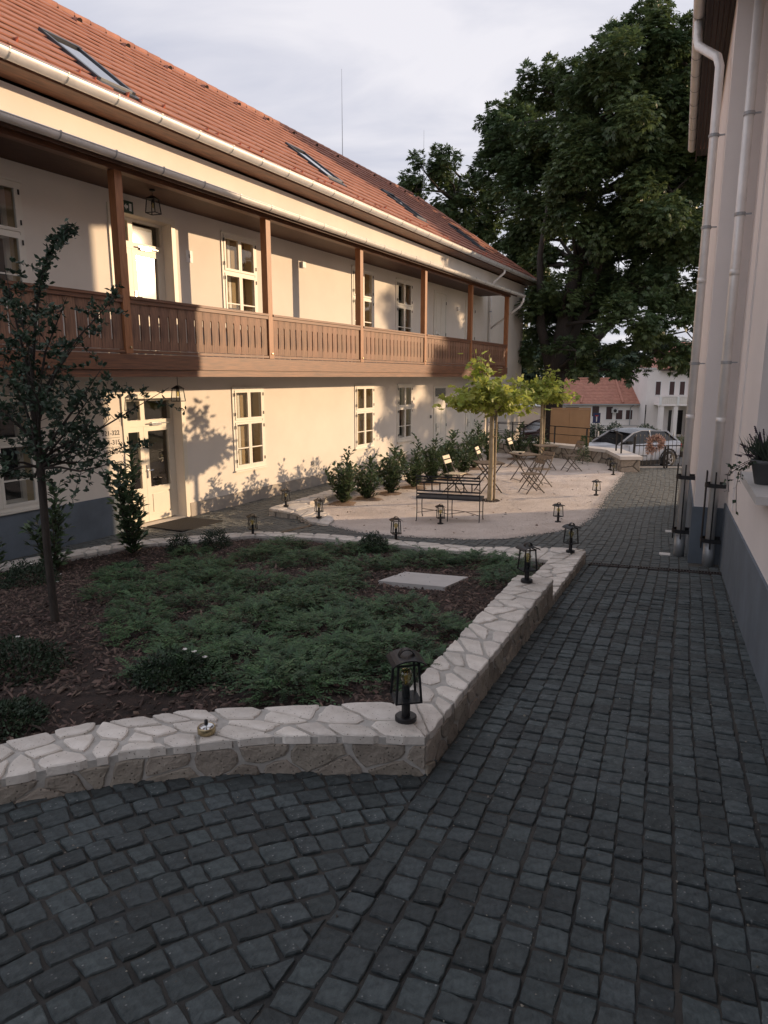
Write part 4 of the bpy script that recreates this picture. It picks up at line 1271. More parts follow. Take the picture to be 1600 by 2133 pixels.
# dark window in the near wall
wf = MB(); wf.box(wx0, wx0+0.07, -0.28, -0.22, wz0, wz1); wf.box(wx1-0.07, wx1, -0.28, -0.22, wz0, wz1); wf.box(wx0+0.07, wx1-0.07, -0.28, -0.22, wz0, wz0+0.07); wf.box(wx0+0.07, wx1-0.07, -0.28, -0.22, wz1-0.07, wz1); wf.box(-2.93,-2.85,-0.275,-0.225,wz0+0.07,wz1-0.07)
wfo = wf.build('window', 'trim_white', RBD)
g = MB(); g.add([(wx0+.07,-.25,wz0+.07),(wx1-.07,-.25,wz0+.07),(wx1-.07,-.25,wz1-.07),(wx0+.07,-.25,wz1-.07)], [(0,1,2,3)]); g.build('pane', 'pane', wfo)
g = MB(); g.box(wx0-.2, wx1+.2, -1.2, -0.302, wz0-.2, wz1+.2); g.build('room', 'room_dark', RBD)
si = MB(); si.box(wx0-0.05, wx1-0.05, -0.28, 0.10, wz0-0.055, wz0+0.003); si.build('window_sill', 'concrete', RBD)
# plinth follows the sloping path
p = MB()
def wxy(lx, ly):
    c, s = math.cos(R(67.25)), math.sin(R(67.25)); return 4.09+lx*c-ly*s, 8.06+lx*s+ly*c
pts = [(XN, 2.55), (-8, 1.80), (-4.6, 1.40), (0.0, 1.22), (PX-0.02, 1.20)]
for (a, za), (b_, zb) in zip(pts, pts[1:]):
    p.add([(a,0.02,-0.4),(b_,0.02,-0.4),(b_,0.02,zb),(a,0.02,za),(a,0.0,za),(b_,0.0,zb)], [(3,2,1,0),(3,4,5,2)])
p.build('plinth', 'plinth_paint', RBD)
p = MB(); p.box(PX-0.02, PX-0.001, 0.02, PO+0.02, -0.4, 1.13); p.box(PX-0.001, XE+0.02, PO+0.001, PO+0.02, -0.4, 1.13); p.build('plinth', 'plinth_paint', RBD)
# pale pilaster band and inner reveal
p = MB(); p.box(-0.62, -0.05, 0.0005, 0.018, 1.3, ZW-0.01); p.build('wall_band', 'plaster_white', RBD)
# eaves: dark boards, gutter, roof
EV = 0.66; ZE = 7.12
nb = 5
for k in range(nb):
    y0 = PO+0.006+k*(EV-PO)/nb
    s = MB(); s.box(XN, XE+0.1, y0, y0+(EV-PO)/nb-0.006, ZE+0.002*k, ZE+0.03); s.build('soffit_board', 'soffit_black', RBD)
s = MB(); s.box(XN, PX, 0.006, PO, ZE+0.001, ZE+0.03); s.build('soffit_board', 'soffit_black', RBD)
s = MB(); s.box(XN, XE+0.32, EV, EV+0.025, ZE-0.03, ZE+0.16); s.build('fascia', 'soffit_black', RBD)
gutter(XN, XE+0.05, EV+0.10, ZE+0.15, 0.075, RBD, step=0.62)
rt = math.tan(R(30)); ye = EV+0.05; W2 = (EV+9.6)/2+0.0; yr = ye-W2
zr = ZE+0.20+rt*W2; xh = XE+0.35-W2
r_ = MB()
z0 = ZE+0.20
r_.add([(XN,ye,z0),(XE+0.35,ye,z0),(xh,yr,zr),(XN,yr,zr),(XE+0.35,ye-2*W2,z0),(XN,ye-2*W2,z0)], [(3,2,1,0),(1,4,2),(3,5,4,2),(0,5,3),(0,1,4,5)])
r_.build('roof', 'tile_far', RBD)

def pipe_with_guard(lx, ly, ztop_pts, zbase, parent, gz0, gz1):
    d = MB(); d.tube(ztop_pts+[(lx, ly, zbase+0.02)], 0.052, 14); dpo = d.build('downpipe', 'zinc', parent, smooth=True)
    for zz in (5.6, 4.55, 2.9):
        if zz < ztop_pts[-1][2]+0.2:
            b = MB(); b.tube([(lx,ly,zz),(lx,ly,zz+0.035)], 0.060, 14); b.box(lx-0.01, lx+0.01, ly-0.12, ly-0.05, zz+0.01, zz+0.025); b.build('clamp', 'zinc_grey', dpo)
    for zz in (3.9, 2.2):
        b = MB(); b.tube([(lx,ly,zz),(lx,ly,zz+0.07)], 0.0555, 14); b.build('sleeve', 'zinc', dpo, smooth=True)
    b = MB(); b.tube([(lx,ly,zbase),(lx,ly,zbase+0.30)], 0.068, 14); b.build('pipe_foot', 'zinc_grey', dpo, smooth=True)
    gd = MB()
    for a in (60, 120, 180, 0):
        x = lx+0.11*math.cos(R(a)); y = ly+0.11*math.sin(R(a))
        gd.tube([(x, y, gz0), (x, y, gz1)], 0.009, 6)
    for zz in (gz0+0.10, gz1-0.17):
        pts = [(lx+0.11*math.cos(R(a)), ly+0.11*math.sin(R(a)), zz) for a in range(0, 181, 20)]
        pts = [(lx+0.11, ly-0.12, zz)]+pts+[(lx-0.11, ly-0.12, zz)]
        for a_, b_ in zip(pts, pts[1:]): gd.bar(a_, b_, 0.008, 0.05)
    gd.build('pipe_guard', 'black_metal', dpo)
pipe_with_guard(0.92, PO+0.125, [(1.62,EV+0.10,7.20),(1.62,EV+0.10,7.00),(1.50,EV+0.08,6.86),(1.02,PO+0.155,6.52),(0.92,PO+0.125,6.38)], zg(4.0,9.07), RBD, 0.62, 1.62)
pipe_with_guard(0.28, 0.155, [(0.28,0.155,7.10)], zg(4.1,8.4), RBD, 0.66, 1.62)
for (lx, ly, lab) in ((0.98, PO+0.30, 'small pale square inspection cover set in the cobbles beside the downpipe guard'), (3.4, PO+0.25, 'small pale cover in the cobbles farther along the foot of the right-hand wing')):
    x, y = wxy(lx, ly)
    c = MB(); c.box(-0.07, 0.07, -0.07, 0.07, -0.03, 0.012); o = c.build('inspection_cover', 'capstone', label=lab, cat='cover'); o.location = (x, y, zg(x, y)); o.rotation_euler = (0, 0, R(67))

# flowerpot on the sill with lavender and trailing ivy
px, py = wxy(-2.98, -0.02); pz = 1.934
pot = thing('flowerpot', 'grey flowerpot of lavender and trailing ivy standing on the window sill at the right', 'flowerpot', (px, py, pz))
pm = MB(); pm.lathe([(0,0.002),(0.075,0.002),(0.11,0.16),(0.118,0.16),(0.118,0.19),(0.105,0.19),(0.10,0.165),(0,0.165)], n=24); pm.build('pot', 'pot_grey', pot, smooth=True)
n = 420; d = unit(np.array([0,0,1.3])+RNG.normal(size=(n,3))*[.62,.62,.35]); bp = RNG.normal(size=(n,3))*[.045,.045,0]+[0,0,.17]
V, F = leaves_arrays(bp, d, rand_dirs(n), RNG.uniform(.12,.26,n), 0.010, (LEAF2_V, LEAF2_F))
np_mesh('lavender', V, F, 'lavender_leaf', pot)
fl = MB()
for k in range(20):
    a = random.uniform(0, 6.28); rr = random.uniform(0.05, 0.20); h = random.uniform(0.32, 0.46)
    if k < 4: a = math.pi+random.uniform(-0.5, 0.5); rr = 0.25; h = random.uniform(0.22, 0.40)
    tip = Vector((rr*math.cos(a), rr*math.sin(a), h)); b0 = Vector((0.02*math.cos(a), 0.02*math.sin(a), 0.17))
    fl.tube([b0, b0*0.4+tip*0.6+Vector((0,0,0.02)), tip], 0.0018, 4)
    dd = (tip-b0).normalized()
    for q in range(4):
        fl.tube([tip-dd*(0.05-q*0.014), tip-dd*(0.04-q*0.014)], [0.0085-q*0.001, 0.0055], 5)
fl.build('lavender_flowers', 'lavender_flower', pot)
iv = MB(); ivp = []
for (sx, sy, drop) in ((-0.20, 0.02, 0.42), (-0.26, 0.05, 0.25), (-0.12, 0.14, 0.15), (-0.30, -0.06, 0.04)):
    pts = [Vector((0, 0, 0.18)), Vector((sx*0.5, sy*0.5, 0.18)), Vector((sx, sy, 0.10)), Vector((sx*1.05, sy, 0.18-drop*0.5)), Vector((sx*0.95, sy*1.1, 0.18-drop))]
    iv.tube(pts, 0.0025, 5)
    for a_, b_ in zip(pts, pts[1:]):
        for q in range(4): ivp.append(a_.lerp(b_, q/4+random.random()*0.2)+Vector([random.gauss(0,0.012) for _ in range(3)]))
iv.build('ivy_stems', 'bark_twig', pot)
ivp = np.array(ivp); n = len(ivp)
V, F = leaves_arrays(ivp, unit(RNG.normal(size=(n,3))*[1,1,.5]+[-.3,0,-.6]), rand_dirs(n), RNG.uniform(.025,.042,n), RNG.uniform(.022,.036,n)); np_mesh('ivy_leaves', V, F, 'leaf_young', pot)

# ------------------------------------------------------------------ lanterns
def make_lantern():
    t = thing('lantern', '', 'lantern', group='black pedestal lanterns round the beds and terrace')
    b = MB(); b.lathe([(0,0.0),(0.052,0.0),(0.055,0.004),(0.055,0.024),(0.050,0.028),(0,0.028)], n=24); b.build('base', 'black_metal', t, smooth=False)
    b = MB(); b.lathe([(0.022,0.028),(0.022,0.118)], n=16); b.build('pole', 'black_metal', t, smooth=True)
    z0, z1, w0, w1 = 0.118, 0.315, 0.068, 0.055
    b = MB(); b.box(-w0, w0, -w0, w0, z0, z0+0.008); b.build('tray', 'black_metal', t)
    f = MB()
    for sx in (-1, 1):
        for sy in (-1, 1): f.bar((sx*(w0-.005), sy*(w0-.005), z0+0.008), (sx*(w1-.004), sy*(w1-.004), z1), 0.010)
    for a, bq in (((-w1,-w1),(w1,-w1)),((w1,-w1),(w1,w1)),((w1,w1),(-w1,w1)),((-w1,w1),(-w1,-w1))): f.bar((*a, z1), (*bq, z1), 0.008)
    f.build('frame', 'black_metal', t)
    for k in range(4):
        Mr = Matrix.Rotation(k*math.pi/2, 4, 'Z')
        g = MB(); g.add([Mr @ Vector(q) for q in ((-w0+.011,-w0+.006,z0+.01),(w0-.011,-w0+.006,z0+.01),(w1-.010,-w1+.005,z1-.004),(-w1+.010,-w1+.005,z1-.004))], [(0,1,2,3)]); g.build('pane', 'lantern_glass', t)
    rf = MB(); n = 10; rw = 0.086; rl = 0.082
    top = []; 
    for k in range(n+1):
        x = -rw+2*rw*k/n; h = 0.030*(1-(x/rw)**2)**0.8 if abs(x) < rw else 0
        top.append((x, h))
    for (x, h) in top: rf.v += [(x,-rl,z1+h+0.006),(x,rl,z1+h+0.006),(x,-rl,z1+h),(x,rl,z1+h)]
    for k in range(n):
        a, c = 4*k, 4*k+4
        rf.f += [(a,c,c+1,a+1),(a+2,a+3,c+3,c+2),(a,a+2,c+2,c),(a+1,c+1,c+3,a+3)]
    rf.f += [(0,1,3,2),(4*n,4*n+2,4*n+3,4*n+1)]
    rf.build('roof', 'black_metal', t)
    h = MB(); n = 12; r1, r2 = 0.042, 0.038
    for k in range(n+1):
        a = math.pi*k/n
        for rr, yy in ((r1,-.016),(r1,.016),(r2,.016),(r2,-.016)): h.v.append((rr*math.cos(a), yy, z1+0.020+rr*1.15*math.sin(a)))
    for k in range(n):
        for q in range(4): h.f.append((4*k+q, 4*k+(q+1) % 4, 4*k+4+(q+1) % 4, 4*k+4+q))
    h.f += [(0,1,2,3), (4*n,4*n+3,4*n+2,4*n+1)]
    h.build('handle', 'black_metal', t)
    s = MB(); s.lathe([(0.020,z0+0.008),(0.020,z0+0.075),(0.016,z0+0.078),(0,z0+0.078)], n=14); s.build('socket', 'black_metal', t, smooth=False)
    bl = MB(); bl.lathe([(0.014,z0+0.078),(0.018,z0+0.090),(0.028,z0+0.106),(0.033,z0+0.124),(0.031,z0+0.142),(0.020,z0+0.156),(0,z0+0.161)], n=16); bo = bl.build('bulb', 'bulb_glass', t, smooth=True)
    fl_ = MB(); fl_.tube([(0,0,z0+.078),(0,0,z0+.13)], 0.0035, 5); fl_.tube([(-.006,0,z0+.10),(-.008,0,z0+.145)], 0.0018, 4); fl_.tube([(.006,0,z0+.10),(.008,0,z0+.145)], 0.0018, 4); fl_.build('filament', 'filament', t)
    return t
L0 = make_lantern()
LANT = [
 ((0.11,3.22,1.051), 12, 'large near black lantern on the front corner of the stone planter wall'),
 ((1.33,6.20,0.873), 18, 'black lantern on the planter wall just before its cap steps down'),
 ((2.35,8.46,0.578), 24, 'black lantern on the lowest far corner of the planter wall beside the path'),
 ((3.24,12.6,0.085), 30, 'black lantern on the near right edge of the gravel, in line with the path drain'),
 ((4.99,16.04,0.012), 22, 'black lantern alone on the gravel halfway along the path edge'),
 ((1.03,12.35,0.105), 10, 'black lantern standing on the gravel in front of the iron bench'),
 ((6.52,19.5,0.012), 20, 'small black lantern on the gravel just left of the wall pier at the gate'),
 ((6.78,20.6,0.012), 20, 'farthest black lantern, close against the terrace wall behind another one'),
 ((0.18,10.16,0.315), 15, 'black lantern on the back curb of the mulch bed, half hidden by ground cover'),
 ((-2.18,11.21,0.155), 25, 'black lantern on the back curb of the mulch bed facing the doormat'),
 ((-1.22,12.72,0.155), 20, 'black lantern on the blunt end of the curved terrace curb'),
 ((-2.00,13.88,0.155), 32, 'black lantern at the bend of the terrace curb nearest the house'),
]
first = True
for (p, rz, lab) in LANT:
    place(L0, p, R(rz), lab, first); first = False

def hanging_lantern(loc, label, drop):
    t = thing('hanging_lantern', label, 'lantern', loc, R(62.1+12))
    b = MB(); b.lathe([(0,0),(0.045,0),(0.045,-0.02),(0.012,-0.03),(0,-0.03)], n=14); b.build('ceiling_rose', 'black_metal', t)
    c = MB(); k = int(drop/0.03)
    for i in range(k):
        z = -0.03-i*0.03
        pts = [(0.008*math.cos(a)*(1 if i % 2 else 0), 0.008*math.cos(a)*(0 if i % 2 else 1), z-0.017+0.019*math.sin(a)) for a in [2*math.pi*q/8 for q in range(9)]]
        c.tube(pts, 0.0028, 4)
    c.build('chain', 'black_metal', t)
    z1 = -drop-0.05; z0 = z1-0.22; w1, w0 = 0.07, 0.09
    r_ = MB(); r_.add([(-w1-.02,-w1-.02,z1),(w1+.02,-w1-.02,z1),(w1+.02,w1+.02,z1),(-w1-.02,w1+.02,z1),(-.02,-.02,z1+.06),(.02,-.02,z1+.06),(.02,.02,z1+.06),(-.02,.02,z1+.06)], [(0,3,2,1),(4,5,6,7),(0,1,5,4),(1,2,6,5),(2,3,7,6),(3,0,4,7)]); r_.build('roof', 'black_metal', t)
    f = MB()
    for sx in (-1,1):
        for sy in (-1,1): f.bar((sx*w1,sy*w1,z1), (sx*w0,sy*w0,z0), 0.012)
    for a, bq in (((-w0,-w0),(w0,-w0)),((w0,-w0),(w0,w0)),((w0,w0),(-w0,w0)),((-w0,w0),(-w0,-w0))): f.bar((*a, z0), (*bq, z0), 0.012)
    f.build('frame', 'black_metal', t)
    for k in range(4):
        Mr = Matrix.Rotation(k*math.pi/2, 4, 'Z')
        g = MB(); g.add([Mr @ Vector(q) for q in ((-w0+.01,-w0,z0),(w0-.01,-w0,z0),(w1-.01,-w1,z1),(-w1+.01,-w1,z1))], [(0,1,2,3)]); g.build('pane', 'lantern_glass', t)
    s = MB(); s.lathe([(0.018,z1),(0.018,z1-.05)], n=10); s.build('socket', 'black_metal', t)
    s = MB(); s.lathe([(0.012,z1-.05),(0.028,z1-.09),(0.03,z1-.11),(0.02,z1-.13),(0,z1-.137)], n=12); s.build('bulb', 'bulb_glass', t, smooth=True)
def lbw(x, y, z):
    q = wpos(Vector((x, y, z))); return q
hanging_lantern(lbw(-0.62, -0.62, 2.83), 'black lantern hanging on a chain under the gallery by the lower glazed door', 0.24)
hanging_lantern(lbw(-0.95, -0.62, 5.81), 'black lantern hanging in the gallery in front of the green exit sign', 0.10)
ex = lbw(-0.98, -0.04, 5.60)
e = MB(); e.box(-0.17, 0.17, -0.02, 0.02, -0.13, 0.13); eo = e.build('exit_sign', 'exit_green', label='small dark green emergency exit sign above the upper glazed door', cat='sign')
eo.location = ex; eo.rotation_euler = (0, 0, R(62.1))
a = MB(); a.add([(-0.10,-0.021,0),(-0.03,-0.021,0.07),(-0.03,-0.021,0.03),(0.02,-0.021,0.03),(0.02,-0.021,-0.03),(-0.03,-0.021,-0.03),(-0.03,-0.021,-0.07)], [(0,6,5,4,3,2,1)]); a.build('arrow', 'white_paint', eo)
a = MB(); a.box(0.05, 0.12, -0.0215, -0.0205, -0.08, 0.08); a.build('pictogram', 'white_paint', eo)
eo.scale = (0.75,)*3

# ashtray
at = thing('ashtray', 'round brass and chrome push-down ashtray with black knob on the planter wall', 'ashtray', (-0.874, 3.135, z_front(-0.87,3.1)+0.003))
b = MB(); b.lathe([(0,0.0),(0.042,0.0),(0.044,0.004),(0.044,0.030),(0.042,0.034),(0.038,0.034),(0.036,0.028)], n=28); b.build('bowl', 'brass', at, smooth=True)
b = MB(); b.lathe([(0.037,0.033),(0.034,0.024),(0.012,0.020),(0.006,0.024),(0,0.024)], n=28); b.build('lid', 'chrome', at, smooth=True)
b = MB(); b.tube([(0,0,0.022),(0,0,0.040)], 0.003, 8); b.build('stem', 'chrome', at)
b = MB(); b.lathe([(0,0.038),(0.008,0.040),(0.0095,0.052),(0.008,0.068),(0,0.071)], n=12); b.build('knob', 'black_metal', at, smooth=True)

# ------------------------------------------------------------------ bench
bn = thing('garden_bench', 'black wrought-iron bench with slim curled legs standing on the gravel, seen from behind', 'bench', (1.19, 12.68, 0.06), math.atan2(12.515-12.853, 1.752-0.62))
Lb, Db = 1.19, 0.43
def leg_pts(x, y, s):
    return [(x, y, 0.44), (x, y+0.015*s, 0.25), (x, y+0.0*s, 0.08), (x, y-0.035*s, 0.015), (x, y-0.055*s, 0.012), (x, y-0.06*s, 0.03)]
for x in (-Lb/2, 0, Lb/2):
    for y, s in ((0, 1), (Db, -1)):
        m_ = MB(); m_.tube(leg_pts(x, y, s), 0.009, 8); m_.build('leg', 'black_metal', bn, smooth=True)
s = MB(); s.box(-Lb/2-0.015, Lb/2+0.015, -0.01, Db+0.02, 0.44, 0.475); s.build('seat', 'bench_seat', bn)
for x in (-Lb/2, 0, Lb/2):
    m_ = MB(); m_.tube([(x,0,0.44),(x,-0.02,0.65),(x,-0.06,0.86),(x,-0.075,0.91),(x,-0.09,0.90)], 0.009, 8); m_.build('back_post', 'black_metal', bn, smooth=True)
for z, y in ((0.54,-0.01),(0.60,-0.016),(0.76,-0.038),(0.82,-0.05),(0.875,-0.062)):
    m_ = MB(); m_.box(-Lb/2, Lb/2, y-0.005, y+0.005, z-0.014, z+0.014); m_.build('back_rail', 'black_metal', bn)
for x in (-0.45,-0.30,-0.15,0.15,0.30,0.45):
    m_ = MB(); m_.bar((x,-0.018,0.608), (x,-0.037,0.752), 0.022, 0.006, up=(0,1,0)); m_.build('back_bar', 'black_metal', bn)
m_ = MB()
for x0, x1 in ((-Lb/2,0),(0,Lb/2)):
    m_.tube([(x0,0,0.17),((x0+x1)/2,Db/2,0.19),(x1,0,0.17)], 0.006, 6); m_.tube([(x0,Db,0.17),((x0+x1)/2,Db/2,0.19),(x1,Db,0.17)], 0.006, 6)
m_.build('stretcher', 'black_metal', bn)

# ------------------------------------------------------------------ folding bistro furniture
def make_chair(slat_m, label):
    t = thing('folding_chair', label, 'chair', group='folding slatted bistro chairs on the gravel')
    W = 0.19
    for sx in (-1, 1):
        b = MB(); b.bar((sx*W,-0.24,0.0), (sx*W,0.10,0.46), 0.010, 0.026); b.bar((sx*W,0.10,0.46), (sx*W,0.27,0.86), 0.010, 0.026); b.build('back_frame', 'chair_metal', t)
        b = MB(); b.bar((sx*(W-.02),0.26,0.0), (sx*(W-.02),-0.19,0.44), 0.010, 0.024); b.build('leg', 'chair_metal', t)
    b = MB(); b.bar((-W,-0.17,0.09), (W,-0.17,0.09), 0.012); b.bar((-W+.02,0.19,0.07), (W-.02,0.19,0.07), 0.012); b.build('stretcher', 'chair_metal', t)
    for k in range(6):
        y = -0.20+k*0.066
        b = MB(); b.box(-W-0.01, W+0.01, y, y+0.052, 0.452, 0.468); b.build('seat_slat', slat_m, t)
    for f0 in (0.60, 0.86):
        p0 = Vector((0,0.10,0.46)).lerp(Vector((0,0.27,0.86)), f0)
        dd = Vector((0,0.17,0.40)).normalized()
        b = MB(); q = p0+dd*0.085
        b.bar((-W-0.012, (p0.y+q.y)/2-0.012, (p0.z+q.z)/2), (W+0.012, (p0.y+q.y)/2-0.012, (p0.z+q.z)/2), 0.016, 0.085, up=tuple(dd)); b.build('back_slat', slat_m, t)
    return t
def make_table():
    t = thing('folding_table', '', 'table', group='folding slatted bistro tables on the gravel')
    for k in range(8):
        x = -0.31+k*0.078
        b = MB(); b.box(x, x+0.070, -0.31, 0.31, 0.712, 0.730); b.build('top_slat', 'chair_wood', t)
    b = MB(); b.box(-0.29,0.29,-0.30,-0.27,0.695,0.711); b.box(-0.29,0.29,0.27,0.30,0.695,0.711); b.build('top_frame', 'chair_metal', t)
    for sy in (-1, 1):
        b = MB(); b.bar((-0.27,sy*0.25,0.0), (0.25,sy*0.25,0.70), 0.011, 0.026); b.build('leg', 'chair_metal', t)
        b = MB(); b.bar((0.27,sy*0.23,0.0), (-0.25,sy*0.23,0.70), 0.011, 0.026); b.build('leg', 'chair_metal', t)
    b = MB(); b.bar((-0.24,-0.25,0.05), (-0.24,0.25,0.05), 0.012); b.bar((0.24,-0.23,0.05), (0.24,0.23,0.05), 0.012); b.build('stretcher', 'chair_metal', t)
    return t
T0 = make_table()
for i, (x, y, rz, lab) in enumerate((
    (2.52, 16.55, 10, 'folding table just behind the nearer plane tree trunk'),
    (3.75, 18.35, 18, 'folding table in the middle with a small dark dish on it'),
    (4.85, 20.7, 5, 'farthest folding table, beside the second plane tree trunk'))):
    place(T0, (x, y, 0.012), R(rz), lab, i == 0)
ds = MB(); ds.lathe([(0,0),(0.04,0),(0.055,0.035),(0.048,0.035),(0.036,0.008),(0,0.008)], n=16); o = ds.build('dish', 'black_metal', smooth=True, label='small dark dish on the middle folding table', cat='dish'); o.location = (3.62, 18.3, 0.7435)
C0 = make_chair('chair_wood', ''); C1 = make_chair('chair_cream', '')
spots = [(C0, 3.55, 16.45, -72, 'folding chair nearest the path, leaning back rest towards the second plane tree'),
         (C0, 3.95, 17.35, -62, 'folding chair tucked behind the nearest one with its back to the path'),
         (C0, 5.55, 20.35, -78, 'rightmost folding chair, beyond the second plane tree')]
for i, (src, x, y, rz, lab) in enumerate(spots): place(src, (x, y, 0.012), R(rz), lab, i == 0)
spots = [(C1, 1.72, 16.5, 62, 'folding chair with cream back slats behind the iron bench'),
         (C1, 2.75, 18.6, 70, 'folding chair with cream slats half hidden behind the nearer plane tree'),
         (C1, 4.10, 21.3, 64, 'farthest folding chair with pale back, among the laurels at the far table')]
for i, (src, x, y, rz, lab) in enumerate(spots): place(src, (x, y, 0.012), R(rz), lab, i == 0)

# ------------------------------------------------------------------ planting bed
bx0, bx1, by0, by1 = -8.6, 2.3, 0.4, 11.4
nx, ny = 90, 90
xs = np.linspace(bx0, bx1, nx); ys = np.linspace(by0, by1, ny)
BEDX = [(-5.1,0.3)]+[((a[0]+b[0])/2, (a[1]+b[1])/2) for a, b in zip(PL_OUT[1:], PL_IN[1:])]+[((a[0]+b[0])/2, (a[1]+b[1])/2) for a, b in zip(BK_OUT[1:], BK_IN[1:])]+[(-8.7,4.0)]
def bedz(x, y): return zbed(x, y)+0.018*math.sin(x*4.1+y)*math.cos(y*3.3-x)
V, F, idx = [], [], {}
for j in range(ny-1):
    for i in range(nx-1):
        if inside(BEDX, (xs[i]+xs[i+1])/2, (ys[j]+ys[j+1])/2):
            q = []
            for (a, b) in ((i,j),(i+1,j),(i+1,j+1),(i,j+1)):
                if (a, b) not in idx: idx[(a, b)] = len(V); V.append((xs[a], ys[b], bedz(xs[a], ys[b])))
                q.append(idx[(a, b)])
            F.append(q)
bed = np_mesh('planting_bed', V, F, 'soil', kind='structure', smooth=True)
def bed_pts(n, poly=BED, xr=(-6.2, 2.2), yr=(2.2, 11.2)):
    out = []
    while len(out) < n:
        x = random.uniform(*xr); y = random.uniform(*yr)
        if inside(poly, x, y) and x > -0.62*y-1.2: out.append((x, y))
    return out
# bark mulch: chips lie as thin irregular slabs
CH_V = np.array([(-.55,-.2,0),(.35,-.5,0),(.55,.25,0),(-.25,.5,0),(-.5,-.18,1),(.32,-.4,.7),(.48,.22,1),(-.22,.42,1.3)], float)
CH_F = np.array([(4,5,6),(4,6,7),(0,1,5),(0,5,4),(1,2,6),(1,6,5),(2,3,7),(2,7,6),(3,0,4),(3,4,7)])
pts = bed_pts(30000); n = len(pts)
ln = RNG.uniform(0.014, 0.055, n)*np.where(RNG.random(n) < 0.06, 1.6, 1.0); wd = ln*RNG.uniform(0.18, 0.5, n); th_ = RNG.uniform(0.003, 0.008, n)
B = CH_V[None]*np.stack([ln, wd, th_], -1)[:, None]
a = RNG.uniform(0, 6.28, n); tx_ = RNG.normal(0, 0.38, n); ty_ = RNG.normal(0, 0.38, n)
x = B[..., 0]*np.cos(a)[:, None]-B[..., 1]*np.sin(a)[:, None]; y = B[..., 0]*np.sin(a)[:, None]+B[..., 1]*np.cos(a)[:, None]
z = B[..., 2]+x*tx_[:, None]+y*ty_[:, None]
c0 = np.array([(p[0], p[1], bedz(*p)+random.uniform(0.002, 0.02)) for p in pts])
V = np.stack([x, y, z], -1)+c0[:, None]
F = CH_F[None]+(np.arange(n)*8)[:, None, None]
np_mesh('bark_mulch', V.reshape(-1, 3), F.reshape(-1, 3), 'bark_chip', kind='stuff', label='reddish brown bark mulch covering the planting bed', cat='mulch')

# ground cover: feathery prostrate sprays
patches = [(-0.5,3.95,.45),(0.0,4.4,.45),(-0.9,4.3,.5),(-0.4,5.0,.55),(0.35,5.1,.35),(-1.1,5.3,.5),(-1.3,4.7,.4),(0.1,5.8,.35),(-0.7,6.0,.5),(-1.6,6.1,.4),(-0.45,7.35,.3),(-0.6,6.8,.45),(-1.3,6.9,.4),
    (1.22,6.95,.24),(1.35,7.45,.32),(-0.2,8.0,.42),(0.5,8.4,.5),(1.2,8.3,.45),(-1.9,7.2,.45),(-1.0,8.4,.5),(-2.3,8.3,.5),(-1.7,9.2,.5),(-0.6,9.2,.45),(-2.8,9.0,.35),(-2.9,7.6,.35),(-0.1,9.4,.35),(-1.5,9.9,.4),(-2.4,6.8,.35),(-0.9,5.7,.4),(0.25,3.95,.25),(-1.35,4.1,.3),(1.5,8.0,.3),(-2.9,10.0,.3),(-3.6,9.2,.35),(-2.0,5.4,.3),(-0.3,4.35,.4),(-0.2,5.5,.35)]
def sprays(centres, per_m2, rnd_h, m, name, parent=None, hscale=1.0, L=(0.08, 0.18), **props):
    P_, D_, S_ = [], [], []
    for (cx, cy, rr) in centres:
        k = int(per_m2*math.pi*rr*rr)
        for _ in range(k):
            a = random.uniform(0, 6.28); q = rr*math.sqrt(random.random())*random.uniform(0.7, 1.15)
            x, y = cx+q*math.cos(a), cy+q*math.sin(a)*0.9
            if not inside(BED, x, y): continue
            h = max(0.02, rnd_h*(1-(q/rr)**2*0.85))*random.uniform(0.3, 1.0)*hscale
            P_.append((x, y, bedz(x, y)+h)); aa = a+random.gauss(0, 0.9)
            D_.append((math.cos(aa), math.sin(aa), random.uniform(-0.05, 0.55))); S_.append(random.uniform(*L))
    P_ = np.array(P_); D_ = unit(np.array(D_)); S_ = np.array(S_)
    up = np.array([[0, 0, 1.0]]); side = unit(np.cross(D_, up)); nrm = np.cross(side, D_)
    arr = []
    steps = 7
    for k in range(steps):
        f = (k+0.5)/steps
        pos = P_+D_*(S_*f)[:, None]-np.array([[0, 0, 1]])*(S_*f*f*0.25)[:, None]
        for sg in (-1, 1):
            d = unit(D_*0.75+side*sg*0.75+RNG.normal(size=D_.shape)*0.12)
            arr.append(leaves_arrays(pos, d, nrm+RNG.normal(size=D_.shape)*0.3, S_*0.30*(1-f*0.6), S_*0.085, (LEAF2_V, LEAF2_F)))
    arr.append(leaves_arrays(P_, D_, nrm, S_, S_*0.05, (LEAF2_V, LEAF2_F)))
    V, F = merge(arr)
    return np_mesh(name, V, F, m, parent, **props)
patches = [(x, y, r_*0.88) for x, y, r_ in patches]+[(-2.2,5.9,.26),(-2.7,6.5,.24),(-1.8,4.9,.26),(-2.1,7.6,.3),(-3.2,8.0,.26),(-0.55,3.72,.22)]
sprays(patches, 520, 0.17, 'juniper', 'ground_cover', kind='stuff', label='low dark green creeping juniper spreading over the mulch', cat='ground cover')

